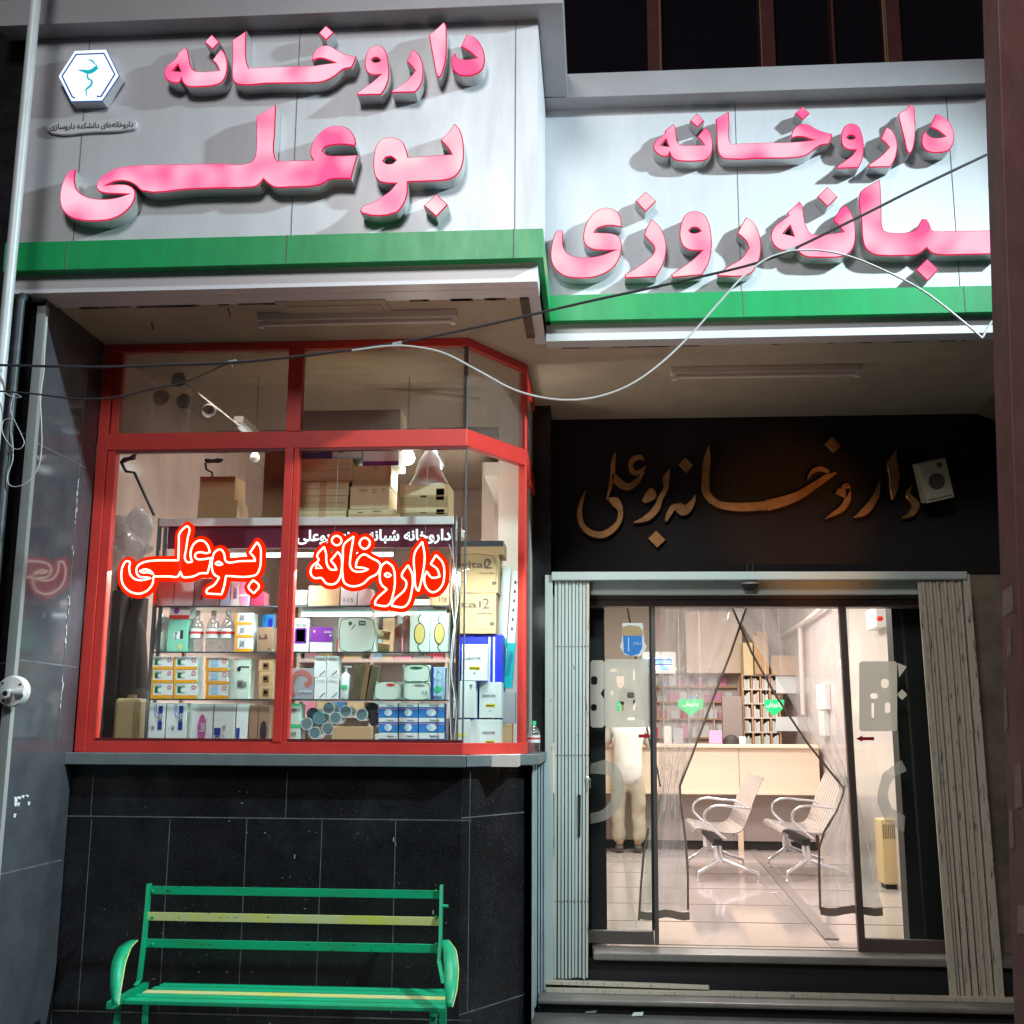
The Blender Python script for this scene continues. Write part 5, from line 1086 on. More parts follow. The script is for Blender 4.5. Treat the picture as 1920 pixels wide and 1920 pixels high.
film([[(1690, 1425), (1655, 1450), (1645, 1500), (1660, 1540), (1695, 1560), (1697, 1530), (1672, 1515), (1665, 1490), (1675, 1460), (1700, 1445)]], YDR-.003, 'frost_faint')
def arrow(x0, x1, y, dirn):
    h = 6; t = [(x0, y-3), (x1-12, y-3), (x1-12, y-h), (x1, y), (x1-12, y+h), (x1-12, y+3), (x0, y+3)] if dirn > 0 else [(x1, y-3), (x0+12, y-3), (x0+12, y-h), (x0, y), (x0+12, y+h), (x0+12, y+3), (x1, y+3)]
    curve_mesh([[(lambda v: (v.x, v.z))(P(a, b, YDR-.006)) for a, b in t]], .001, 0, YDR-.006, 'arrow_sticker', ['red_sticker'], dr)
arrow(1197, 1221, 1380, 1); arrow(1605, 1639, 1385, -1)
lf = thing('leaflet', 'blue health leaflet under a kraft strip stuck to the left door glass', 'leaflet')
Yl = YDR-.006
for poly, m_, dy, nm in (([(1167, 1168), (1205, 1168), (1208, 1205), (1213, 1212), (1208, 1222), (1200, 1231), (1172, 1228), (1162, 1212), (1166, 1204)], 'white_plastic', 0, 'backing'), ([(1166, 1176), (1180, 1172), (1198, 1174), (1205, 1182), (1206, 1192), (1167, 1192)], 'kraft', .0012, 'kraft_strip'), ([(1168, 1192), (1204, 1192), (1204, 1215), (1198, 1226), (1184, 1230), (1170, 1224)], 'box_blue', .0012, 'blue_sheet')):
    curve_mesh([[(lambda v: (v.x, v.z))(P(a, b, Yl-dy)) for a, b in poly]], .001, 0, Yl-dy, nm, [m_], lf)
q = P(1192, 1207, Yl); text('سلام', q.x+.01, q.z, .05, Yl-.003, 'box_white', lf); MB().box(q.x-.05, q.x-.044, Yl-.0035, Yl-.003, q.z-.05, q.z+.04).build('printed_mark', 'box_white', lf)
# ------------------------------------------------------------------ strip curtain
def curtain(label, left, right, ys, cord, seed):
    t = thing('plastic_curtain', label, 'curtain'); rng = random.Random(seed); n, mv = 26, 40; mb = MB(); Yc = 7.92
    yy = np.linspace(ys[0], ys[-1], mv)
    for j, y in enumerate(yy):
        xl_, xr_ = np.interp(y, ys, left), np.interp(y, ys, right); wdt = xr_-xl_
        amp = .022+.03*math.exp(-((y-1475)/60)**2)
        for i in range(n):
            u = i/(n-1); v = P(xl_+wdt*u, y, Yc); f = 1+u*9
            mb.v.append((v.x, Yc+amp*math.sin(u*27+seed+math.sin(y*.02)*1.5)+.006*math.sin(u*41+y*.03), v.z))
    for j in range(mv-1):
        for i in range(n-1): a = j*n+i; mb.f.append((a, a+1, a+n+1, a+n)); mb.m.append(0)
    mb.build('sheet', 'film_clear', t, smooth=True)
    MB().tube([P(x, y, Yc-.02) for x, y in cord], .0075, n=6).build('magnet_strip', 'strap_brown', t, smooth=True)
    hem = [P(x, y, Yc-.005) for x, y in zip(np.linspace(left[-1], right[-1], 9), [ys[-1]+3*math.sin(k*1.1) for k in range(9)])]
    h = MB()
    for a, b in zip(hem[:-1], hem[1:]): h.hexa([(a.x, Yc-.006, a.z-.05), (b.x, Yc-.006, b.z-.05), (b.x, Yc+.002, b.z-.05), (a.x, Yc+.002, a.z-.05), (a.x, Yc-.006, a.z), (b.x, Yc-.006, b.z), (b.x, Yc+.002, b.z), (a.x, Yc+.002, a.z)])
    h.build('hem', 'strap_brown', t)
    return t
cl1 = curtain('left sheet of the tied back clear plastic door curtain', [1236, 1236, 1234, 1216, 1200], [1398, 1338, 1276, 1288, 1293], [1139, 1300, 1475, 1570, 1708], [(1400, 1137), (1370, 1225), (1335, 1315), (1300, 1410), (1275, 1473), (1276, 1500), (1285, 1570), (1290, 1640), (1290, 1706)], 1)
curtain('right sheet of the tied back clear plastic door curtain', [1372, 1480, 1578, 1540, 1538], [1590, 1594, 1602, 1626, 1655], [1139, 1310, 1478, 1575, 1700], [(1372, 1137), (1410, 1225), (1455, 1305), (1515, 1395), (1582, 1478), (1580, 1490), (1568, 1522), (1545, 1560), (1536, 1590), (1536, 1640), (1538, 1706)], 4)
MB().tube([P(1176, 1138, 7.9), P(1182, 1170, 7.9), P(1192, 1235, 7.9), P(1206, 1330, 7.9), P(1220, 1400, 7.9), P(1232, 1440, 7.9), P(1238, 1475, 7.9)], .006, n=6).build('edge_strip', 'strap_brown', cl1, smooth=True)
MB().tube([P(1216, 1552, 7.9), P(1207, 1600, 7.9), P(1202, 1660, 7.9), P(1198, 1725, 7.9)], .008, n=6).build('edge_strip', 'strap_brown', cl1, smooth=True)
# ------------------------------------------------------------------ shop interior
ct = thing('service_counter', 'peach topped pharmacy counter with grey lower front across the room', 'counter')
YC_ = PZ(1400, 1594, FZ).y; zc1, zc0 = P(1400, 1396, YC_-.25).z, P(1400, 1490, YC_-.25).z
xc0, xc1 = -.6, P(1542, 1450, YC_-.25).x
MB().box(xc0, xc1-.06, YC_, YC_+.5, FZ+.10, zc0).build('lower_front', 'counter_grey', ct)
MB().box(xc0, xc1-.06, YC_+.03, YC_+.5, FZ, FZ+.099).build('kick_plate', 'black', ct)
MB().box(xc0, xc1-.03, YC_-.25, YC_+.4, zc0+.03, zc1-.04).build('upper_front', 'counter_peach', ct, bevel=.004)
MB().box(xc0, xc1, YC_-.30, YC_+.45, zc1-.039, zc1).build('counter_top', 'counter_edge', ct, bevel=.004)
MB().box(xc0, xc1, YC_-.28, YC_+.4, zc0, zc0+.029).build('lower_ledge', 'counter_edge', ct, bevel=.004)
for x in (1386,): q = P(x, 1450, YC_-.25); MB().box(q.x-.004, q.x+.004, YC_-.253, YC_-.2505, zc0+.035, zc1-.045).build('panel_joint', 'counter_grey', ct)
for x in (1388, 1540): q = P(x, 1540, YC_-.02); MB().box(q.x-.03, q.x+.03, YC_-.04, YC_-.001, FZ, zc0).build('support', 'counter_edge', ct)
YS = YC_+2.2
bs = thing('wall_shelving', 'open wall shelves full of pink and white packs behind the counter', 'shelving')
x0, x1 = P(1150, 1300, YS).x, P(1385, 1300, YS).x; zr = [P(1300, y, YS).z for y in (1262, 1290, 1318, 1350, 1385)]
MB().box(x0, x1, YS+.3, YS+.33, .2, P(1300, 1262, YS).z+.03).build('back_panel', 'shelf_white', bs)
for z in zr: MB().box(x0, x1, YS, YS+.299, z, z+.02).build('shelf', 'shelf_wood', bs)
for x in np.linspace(x0, x1, 6): MB().box(x-.01, x+.01, YS+.002, YS+.298, .2, zr[0]).build('upright', 'shelf_white', bs)
for zi in range(1, 5):
    x = x0+.03; H = zr[zi-1]-zr[zi]; nn = 0
    while x < x1-.14:
        wd = random.uniform(.05, .13); m_ = random.choice(['box_white', 'box_white', 'box_pink', 'shelf_white', 'box_lightblue', 'kraft_pale', 'box_mintwhite', 'ink_red', 'box_white'])
        tag(MB().box(x, x+wd, YS+.03, YS+.2, zr[zi]+.0205, zr[zi]+H*random.uniform(.45, .85)).build('stock_box', m_, bevel=.003), '%s pack, %s from the left on the %s wall shelf behind the counter' % (adj[m_], ORD[nn], ('top', 'second', 'third', 'lowest')[zi-1]), 'box', 'packs on the wall shelves'); nn += 1; x += wd+random.choice((.005, .02, .05))
def ibox(name, label, cat, x0, y0, x1, y1, Y, d, m, bevel=.004, parent=None):
    a, b = P(x0, (y0+y1)/2, Y), P(x1, (y0+y1)/2, Y); z1_, z0_ = P((x0+x1)/2, y0, Y).z, P((x0+x1)/2, y1, Y).z
    o = MB().box(a.x, b.x, Y, Y+d, z0_, z1_).build(name, m, parent, bevel=bevel)
    if label: tag(o, label, cat)
    return o
ibox('wall_cabinet', 'plain peach wall cabinet high above the counter', 'cabinet', 1286, 1146, 1392, 1262, YS-.3, .5, 'counter_peach')
ibox('red_wall_stripe', 'red strip running along the back wall beside the peach cabinet', 'strip', 1150, 1200, 1285, 1209, YS+.2, .05, 'ink_red')
tv = thing('wall_monitor', 'screen with blue and white lines hanging behind the left door leaf', 'monitor'); YT = YC_+1.2
ibox('monitor_body', None, None, 1204, 1222, 1267, 1263, YT, .05, 'white_plastic', parent=tv)
ibox('screen', None, None, 1208, 1232, 1260, 1256, YT-.004, .003, 'screen_blue', 0, parent=tv)
for (a, b) in ((1208, 1260),):
    for y in (1236, 1245): ibox('screen_line', None, None, a, y, b, y+2.2, YT-.008, .003, 'box_deepblue', 0, parent=tv)
gs = []
for x0_, x1_, y0_, lab, Yp in ((1271, 1318, 1311, 'left green pentagon reception sign hanging over the counter', YC_+.3), (1433, 1470, 1312, 'right green pentagon reception sign partly behind the curtain edge', YC_+.35)):
    t = thing('hanging_sign', lab, 'sign', 'green reception signs'); poly = [(x0_, y0_), (x1_, y0_), (x1_, y0_+15), ((x0_+x1_)/2, y0_+31), (x0_, y0_+15)]
    curve_mesh([[(lambda v: (v.x, v.z))(P(a, b, Yp)) for a, b in poly]], .01, 0, Yp, 'sign_board', ['sign_green'], t)
    q = P((x0_+x1_)/2, y0_+10, Yp-.01); text('پذیرش', q.x, q.z, .19, Yp-.0105, 'box_white', t, bold=.02)
    for x in (x0_+4, x1_-4): v = P(x, y0_, Yp); MB().tube([(v.x, Yp-.005, v.z), (v.x, Yp-.005, 3.3)], .0015, n=4).build('hanging_wire', 'cable_white', t)
t = thing('queue_machine', 'pale cabinet with green label behind the frosted glass', 'cabinet'); 
ibox('cabinet_body', None, None, 1140, 1250, 1206, 1400, YC_+.9, .3, 'shelf_white', parent=t); o = ibox('green_label', None, None, 1156, 1314, 1171, 1333, YC_+.895, .004, 'box_green', 0, parent=t)
q = P(1163, 1320, YC_+.89); text('دارو', q.x, q.z, .07, YC_+.894, 'box_white', t); text('2', q.x, q.z-.05, .025, YC_+.894, 'box_white', t)
# drawers and boxes on the right hand shelves
ds = thing('drug_shelves', 'tall pale shelving with grid of drug boxes behind the counter right end', 'shelving'); YQ = YC_+1.5
xa, xb = P(1394, 1330, YQ).x, P(1462, 1330, YQ).x; zt_, zb_ = P(1420, 1266, YQ).z, P(1420, 1400, YQ).z
MB().box(xa, xb, YQ+.25, YQ+.28, .2, zt_).build('back_panel', 'shelf_white', ds)
for k in range(6): z = zb_+(zt_-zb_)*k/5; MB().box(xa, xb, YQ, YQ+.249, z-.01, z+.01).build('shelf', 'shelf_white', ds)
for k in range(5): x = xa+(xb-xa)*k/4; MB().box(x-.012, x+.012, YQ+.001, YQ+.248, .2, zt_-.011).build('upright', 'shelf_wood', ds)
for k in range(4):
    for j in range(5):
        x = xa+(xb-xa)*k/4+.02; z = zb_+(zt_-zb_)*j/5+.0105; wd = (xb-xa)/4-.04
        for i in range(3):
            cm = random.choice(['box_white', 'shelf_white', 'box_white', 'box_mintwhite']); tag(MB().box(x+wd*i/3, x+wd*(i+1)/3-.004, YQ+.02, YQ+.2, z, z+(zt_-zb_)/5*random.uniform(.5, .8)).build('drug_box', cm), '%s drug box, %s in its bay, %s bay from left, %s row of grid shelves' % (adj[cm], ORD[i], ORD[k], ('lowest', 'second', 'middle', 'fourth', 'top')[j]), 'box', 'drug boxes in the grid shelves')
ibox('carton_box', 'tan carton leaning high on the drug shelves, left one', 'box', 1394, 1205, 1412, 1266, YQ-.1, .3, 'kraft_pale'); ibox('carton_box', 'tan carton high on the drug shelves, right of the leaning one', 'box', 1414, 1192, 1441, 1264, YQ-.08, .3, 'kraft')
ibox('carton_box', 'brown carton on the shelf near the vertical wall pipe', 'box', 1447, 1229, 1493, 1266, YQ-.1, .3, 'kraft'); ibox('carton_box', 'light brown carton under the ceiling beside the slanted pipe', 'box', 1420, 1184, 1440, 1202, YQ-.05, .3, 'kraft')
ibox('notice_board', 'white notice board behind the right curtain sheet', 'board', 1455, 1268, 1496, 1300, YQ-.05, .02, 'box_white'); ibox('notice_board', 'white notice board low behind the right green sign', 'board', 1455, 1344, 1496, 1371, YQ-.05, .02, 'box_white')
ibox('wall_box', 'grey framed panel between the two shelf blocks', 'panel', 1355, 1305, 1392, 1393, YQ-.2, .1, 'counter_grey'); 
q = P(1372, 1385, YC_-.1); tag(MB().lathe((q.x, YC_-.05, zc1), [(.10, 0), (.09, .06), (.05, .10), (.01, .11)], n=14).build('cap', 'hair', smooth=True), 'dark cap lying on the counter top', 'cap')
tag(MB().lathe((q.x+.12, YC_-.1, zc1), [(.035, 0), (.042, .09)], n=14).build('cup', 'box_white', smooth=True), 'white cup beside the dark cap on the counter', 'cup')
for k, (x, lab) in enumerate(((1245, 'clear tray of packs on the counter behind the left curtain'), (1262, 'upright flower shaped stand on the counter'), (1330, 'red and white leaflet holder on the counter'))):
    ibox('counter_stand', lab, 'stand', x, 1362+k*4, x+14+k*5, 1394, YC_-.1, .08, ['shelf_white', 'box_grey', 'box_pink'][k])
# pipes on the right wall
def PX(x, y, X): d = ray(x, y); return CAM+d*(X/d.x)
XWL = 2.50
tag(MB().tube([PX(1500, 1172, XWL), PX(1506, 1340, XWL)], .03, n=10).build('wall_pipe', 'shelf_white', smooth=True), 'vertical pale pipe on the right marble wall', 'pipe')
tag(MB().tube([PX(1452, 1200, XWL+.0), PX(1500, 1172, XWL-.01), PX(1545, 1138, XWL-.02)], .028, n=10).build('wall_pipe', 'shelf_white', smooth=True), 'slanted pale pipe rising along the right marble wall', 'pipe')
def wbox(name, label, cat, x0, y0, x1, y1, m, th=.06, parent=None):
    a, b = PX(x0, y0, 2.555), PX(x1, y0, 2.555); c = PX((x0+x1)/2, y1, 2.555)
    o = MB().box(2.555-th, 2.558, b.y, a.y, c.z, a.z).build(name, m, parent, bevel=.006)
    if label: tag(o, label, cat)
    return o
wbox('wall_unit', 'long white unit mounted on the right marble wall', 'wall unit', 1539, 1284, 1556, 1331, 'white_plastic'); wbox('soap_dispenser', 'slim white dispenser below the long wall unit', 'dispenser', 1544, 1334, 1554, 1380, 'white_plastic')
alb = wbox('alarm_box', 'white alarm box with red lamp high on the right wall', 'alarm', 1643, 1146, 1664, 1180, 'white_plastic', .1); 
q = PX(1650, 1160, 2.45); MB().lathe((q.x, q.y, q.z), [(.02, -.02), (.03, 0), (.02, .02)], n=12).build('alarm_lamp', 'red_led', alb, smooth=True)
ht = thing('heater', 'cream gas heater with slotted top by the right wall', 'heater'); q = PZ(1672, 1668, FZ); Yh = q.y
a, b = P(1655, 1600, Yh).x, P(1692, 1600, Yh).x; z1_ = P(1672, 1537, Yh).z
MB().box(a, b, Yh, Yh+.25, FZ+.04, z1_).build('heater_body', 'cream_panel', ht, bevel=.01); MB().box(a+.02, b-.02, Yh+.03, Yh+.2, FZ, FZ+.039).build('heater_foot', 'black', ht)
for k in range(10): x = a+.015+(b-a-.03)*k/9; MB().box(x-.003, x+.003, Yh-.002, Yh-.0003, z1_-.16, z1_-.04).build('slot', 'grille', ht)
# waiting benches
wbn = thing('waiting_bench', 'chrome slatted waiting bench facing left, in the middle of the room', 'bench', 'chrome waiting benches')
YB0 = PZ(1311, 1655, FZ).y; YB1 = YB0+1.35
sx = P(1311, 1655, YB0).x; ex = P(1425, 1655, YB0).x
prof_ = [(sx-.03, .60), (sx+.0, .635), (sx+.10, .625), (sx+.32, .60), (sx+.40, .62), (sx+.46, .72), (sx+.52, .88), (sx+.60, 1.06), (sx+.625, 1.10)]
for k in range(11):
    y = YB0+.15+k*.115
    q = smooth_loop(prof_, closed=False, sharp=120, sub=3); v = MB()
    for (x0_, z0_), (x1_, z1_) in zip(q[:-1], q[1:]): v.hexa([(x0_, y, z0_), (x1_, y, z1_), (x1_, y+.085, z1_), (x0_, y+.085, z0_), (x0_, y, z0_+.012), (x1_-.001, y, z1_+.012), (x1_-.001, y+.085, z1_+.012), (x0_, y+.085, z0_+.012)])
    v.build('slat', 'chair_metal', wbn)
for x in (sx+.02, sx+.36): MB().tube([(x, YB0+.12, .585), (x, YB1+.05, .585)], .016).build('rail', 'chair_metal', wbn, smooth=True)
MB().box(sx+.15, sx+.23, YB0+.12, YB1+.05, .50, .56).build('beam', 'black', wbn, bevel=.005)
for yy in (YB0+.18, YB1-.02):
    lg = MB().tube([(sx+.19, yy, .50), (sx+.20, yy, .40), (sx+.22, yy, .36)], [.035, .045, .04])
    lg.build('leg_column', 'chair_metal', wbn, smooth=True)
    for sgn, xe_ in ((-1, sx), (1, ex)):
        MB().tube([(sx+.21, yy, .38), ((sx+.21+xe_)/2, yy-.06, .32), (xe_, yy-.12, .27), (xe_, yy-.12, .245)], [.024, .020, .016, .012]).build('leg', 'chair_metal', wbn, smooth=True)
        MB().lathe((xe_, yy-.12, FZ), [(.022, 0), (.022, .012), (.008, .02), (.008, .06)], n=10).build('foot', 'chair_metal', wbn)
for yy in (YB0+.10, YB1+.0, (YB0+YB1)/2)[:2]:
    pa = [(sx+.50, .83), (sx+.38, .84), (sx+.16, .85), (sx+.08, .80), (sx+.07, .73), (sx+.12, .67), (sx+.20, .60), (sx+.26, .56)]
    q = smooth_loop(pa, closed=False, sharp=120, sub=4); MB().tube([(a, yy, b) for a, b in q], .0105).build('armrest', 'chair_metal', wbn, smooth=True)
w2 = copy_tree(wbn); w2.location = (P(1465, 1550, YB0+.3).x-P(1300, 1550, YB0+.3).x, .1, 0); w2['label'] = 'chrome slatted waiting bench partly behind the right curtain sheet'
# person at the counter, seen from behind
def skin(name, pts, edges, rad, m, parent=None, sub=2):
    me = bpy.data.meshes.new(name); me.from_pydata(pts, edges, []); o = bpy.data.objects.new(name, me); COL.objects.link(o); o.parent = parent
    s = o.modifiers.new('skin', 'SKIN')
    for k, r in enumerate(rad): me.skin_vertices[0].data[k].radius = r if isinstance(r, tuple) else (r, r)
    me.skin_vertices[0].data[0].use_root = True
    s.use_smooth_shade = True; b = o.modifiers.new('sub', 'SUBSURF'); b.levels = sub; b.render_levels = sub
    me.materials.append(MATS[m]); return o
py = YC_-.42; px = P(1178, 1500, py).x; S = 1.0
pe = thing('person', 'person in white shirt and cream trousers leaning on the counter with back turned', 'person')
B0 = [(px, py, FZ+.95), (px, py+.02, FZ+1.15), (px+.01, py+.08, FZ+1.38), (px+.01, py+.12, FZ+1.48), (px+.01, py+.15, FZ+1.56), (px+.01, py+.17, FZ+1.66), (px+.01, py+.165, FZ+1.74)]
R0 = [(.15, .10), (.13, .09), (.17, .10), (.06, .055), (.065, .07), (.078, .095), (.06, .07)]
E0 = [(i, i+1) for i in range(6)]
def add(p, r, frm): B0.append(p); R0.append(r); E0.append((frm, len(B0)-1)); return len(B0)-1
hands = []
for s_ in (-1, 1):
    a = add((px+s_*.19, py+.09, FZ+1.40), .055, 2); a = add((px+s_*.24, py+.14, FZ+1.16), .042, a); a = add((px+s_*.18, py+.36, FZ+1.20), .030, a); a = add((px+s_*.17, py+.42, FZ+1.21), (.036, .018), a)
    for f in range(5):
        o_ = (f-2)*.016; L = (.05, .065, .07, .064, .05)[f]
        b = add((px+s_*.17+o_*1.3, py+.46-(.03 if f == 4 else 0), FZ+1.21), .009, a); add((px+s_*.17+o_*1.6, py+.44+L, FZ+1.20), .007, b)
    h = add((px+s_*.09, py, FZ+.88), .085, 0); h = add((px+s_*.10, py+.01, FZ+.50), .058, h); h = add((px+s_*.10, py-.02, FZ+.10), .04, h); h = add((px+s_*.10, py+.07, FZ+.05), .03, h)
skin('body', B0, E0, R0, 'skin', pe)
skin('shirt', [(px, py-.01, FZ+.70), (px, py-.01, FZ+.90), (px+.005, py+.02, FZ+1.12), (px+.01, py+.08, FZ+1.33), (px-.17, py+.085, FZ+1.39), (px+.19, py+.085, FZ+1.39), (px-.26, py+.15, FZ+1.17), (px+.27, py+.15, FZ+1.17), (px-.20, py+.33, FZ+1.2), (px+.20, py+.33, FZ+1.2), (px+.01, py+.11, FZ+1.46)],
     [(0, 1), (1, 2), (2, 3), (3, 4), (3, 5), (4, 6), (5, 7), (6, 8), (7, 9), (3, 10)], [(.175, .14), (.18, .14), (.165, .13), (.185, .125), .075, .075, .06, .06, .045, .045, (.085, .08)], 'cloth_white', pe)
skin('trousers', [(px, py, FZ+1.0), (px, py, FZ+.86), (px-.11, py, FZ+.72), (px-.115, py+.01, FZ+.45), (px-.11, py-.01, FZ+.09), (px+.11, py, FZ+.72), (px+.115, py+.01, FZ+.45), (px+.11, py-.01, FZ+.09)],
     [(0, 1), (1, 2), (2, 3), (3, 4), (1, 5), (5, 6), (6, 7)], [(.12, .10), (.14, .11), .10, .082, .085, .10, .082, .085], 'cloth_cream', pe)
tx = bpy.data.textures.new('folds', 'CLOUDS'); tx.noise_scale = .11; tx.noise_depth = 2
for o in COL.objects:
    if o.parent == pe and o.name.split('.')[0] in ('shirt', 'trousers'):
        m_ = o.modifiers.new('folds', 'DISPLACE'); m_.texture = tx; m_.strength = .05; m_.mid_level = .5; m_.texture_coords = 'LOCAL'
for s_ in (-1, 1): MB().box(px+s_*.105-.045, px+s_*.105+.045, py-.10, py+.17, FZ, FZ+.08).build('shoe', 'shoe', pe, bevel=.025)
hm = MB().lathe((px+.01, py+.155, FZ+1.62), [(.06, 0), (.092, .05), (.10, .12), (.08, .18), (.02, .205)], n=16); hm.build('hair', 'hair', pe, smooth=True)
for k, (x, y, z) in enumerate([(1.0, 9.3, 3.28), (.9, 11.6, 3.28), (1.6, 14.2, 3.28)]):
    t = thing('ceiling_light', ('square ceiling light nearest the entrance', 'square ceiling light over the benches', 'square ceiling light over the counter')[k], 'lamp', 'ceiling lights of the shop')
    MB().box(x-.3, x+.3, y-.3, y+.3, z-.01, z+.018).build('diffuser', 'light_white', t); MB().box(x-.32, x+.32, y-.32, y+.32, z+.0005, z+.019).build('frame', 'white_plastic', t)
q = PZ(1450, 1675, FZ); tag(MB().box(q.x-.03, q.x+.03, q.y-.01, q.y+.012, FZ+.002, FZ+.008).build('paper_scrap', 'box_white'), 'small white paper scrap on the shop floor', 'litter')

# ------------------------------------------------------------------ street side things
# green bench
bn = thing('green_bench', 'green metal bench with one yellow back slat below the bay window', 'bench')
def slat(x0, x1, ya, yb, Y, m, d=.006, tilt=0, Y2=None):
    a, b = P(x0, ya, Y), P(x1, ya, Y); c = P((x0+x1)/2, yb, Y2 or Y)
    Y2 = Y2 or Y
    MB().hexa([(a.x, Y2, c.z), (b.x, Y2, c.z), (b.x, Y2+d, c.z), (a.x, Y2+d, c.z), (a.x, Y, a.z), (b.x, Y, a.z), (b.x, Y+d, a.z), (a.x, Y+d, a.z)]).build('back_slat', m, bn, bevel=.0015)
slat(279, 827, 1661, 1681, 5.80, 'bench_green'); slat(275, 825, 1710, 1731, 5.765, 'bench_yellow'); slat(269, 826, 1760, 1782, 5.73, 'bench_green')
ch = MB()
for k in range(16):
    x = random.uniform(290, 815); y = random.choice((1711, 1712, 1729, 1730, 1720)); q = P(x, y, 5.764); s = random.uniform(.002, .006); ch.box(q.x, q.x+s*1.6, 5.7635, 5.7645, q.z-s/2, q.z+s/2)
for k in range(40):
    y_, Yv = random.choice(((1662, 5.799), (1680, 5.799), (1761, 5.729), (1781, 5.729), (1670, 5.799), (1771, 5.729))); q = P(random.uniform(285, 820), y_, Yv); s = random.uniform(.0015, .005)
    ch.quad([(q.x+s*random.uniform(.8, 2.2)*math.cos(a_), Yv-.0008, q.z+s*.7*math.sin(a_)) for a_ in (0, 1.1, 2.2, 3.3, 4.3, 5.4)])
ch.build('paint_chips', 'bench_chip', bn)
for ya, Yv in ((1671, 5.799), (1720, 5.764), (1771, 5.729)):
    for xx in (286, 818): q = P(xx, ya, Yv); MB().lathe((q.x, Yv, q.z), [(.009, 0), (.007, .005), (.002, .007)], n=10, axis='y').build('slat_bolt', 'bench_green', bn)
zs = PZ(400, 1880, .31)
Yf, Yk = PZ(400, 1879, .31).y, PZ(400, 1843, .31).y
xs0, xs1 = P(232, 1870, Yf).x, P(834, 1870, Yf).x
n = 5; gap = (Yk-Yf)/n
for k in range(n):
    y0_ = Yf+k*gap; xa_, xb_ = P(232+26*k/4*1.0, 1860, y0_).x, P(834-6*k/4, 1860, y0_).x
    MB().box(xs0+.01*k, xs1-.01*k, y0_+.008, y0_+gap-.008, .302, .308).build('seat_slat', 'bench_yellow' if k == 2 else 'bench_green', bn, bevel=.001)
MB().box(xs0-.005, xs1+.005, Yf-.004, Yf+.0, P(500, 1889, Yf).z, .308).build('seat_front_edge', 'bench_green', bn, bevel=.001)
for s_, pts in ((0, [(281, 1657, 5.81), (272, 1760, 5.73), (262, 1838, 5.68), (256, 1846, 5.62)]), (1, [(829, 1659, 5.81), (827, 1760, 5.73), (824, 1800, 5.70), (832, 1842, 5.62)])):
    q = [P(*p) for p in pts]; m_ = MB()
    for a, b in zip(q[:-1], q[1:]): m_.hexa([(b.x-.009, b.y-.02, b.z), (b.x+.004, b.y-.02, b.z), (b.x+.004, b.y+.02, b.z), (b.x-.009, b.y+.02, b.z), (a.x-.009, a.y-.02, a.z), (a.x+.004, a.y-.02, a.z), (a.x+.004, a.y+.02, a.z), (a.x-.009, a.y+.02, a.z)])
    m_.build('back_post', 'bench_green', bn)
    xx = q[-1].x
    MB().box(xx-.02, xx+.01, Yf, Yk+.03, .27, .30).build('seat_bearer', 'bench_green', bn)
    for yy in (Yf+.05, Yk): MB().box(xx+(.0 if s_ == 0 else -.03), xx+(.03 if s_ == 0 else .0), yy-.006, yy+.0, GZ, .271).box(xx+(.0 if s_ == 0 else -.004), xx+(.004 if s_ == 0 else .0), yy+.0, yy+.03, GZ, .2705).build('leg', 'bench_green', bn)
for pts in ([(250, 1763, 5.66), (233, 1778, 5.53), (222, 1806, 5.40), (217, 1848, 5.28), (216, 1884, 5.22)], [(833, 1763, 5.66), (843, 1783, 5.52), (846, 1818, 5.38), (845, 1858, 5.27), (842, 1888, 5.22)]):
    q = [P(*p) for p in pts]; L = smooth_loop([(p.y, p.z) for p in q], closed=False, sharp=120, sub=4); X = np.interp(np.linspace(0, 4, len(L)), range(5), [p.x for p in q])
    wd = [.012+.020*math.sin(math.pi*min(1, .12+k/(len(L)-1)*.86)) for k in range(len(L))]; m_ = MB()
    for k, (yz, x) in enumerate(zip(L, X)): m_.v += [(x-wd[k], yz[0], yz[1]), (x+wd[k], yz[0], yz[1])]
    for k in range(len(L)-1): m_.f.append((2*k, 2*k+1, 2*k+3, 2*k+2)); m_.m.append(0)
    o = m_.build('armrest', 'bench_green', bn, smooth=True); so_ = o.modifiers.new('s', 'SOLIDIFY'); so_.thickness = .005; so_.offset = 0
    MB().tube([(x+wd[k]+.001, yz[0], yz[1]) for k, (yz, x) in enumerate(zip(L, X))], .003, n=6).build('armrest_edge', 'bench_yellow', bn, smooth=True)
q = P(832, 1699, 5.79); MB().tube([(q.x-.01, q.y, q.z), (q.x+.022, q.y, q.z)], .008).build('bolt', 'bench_green', bn, smooth=True)
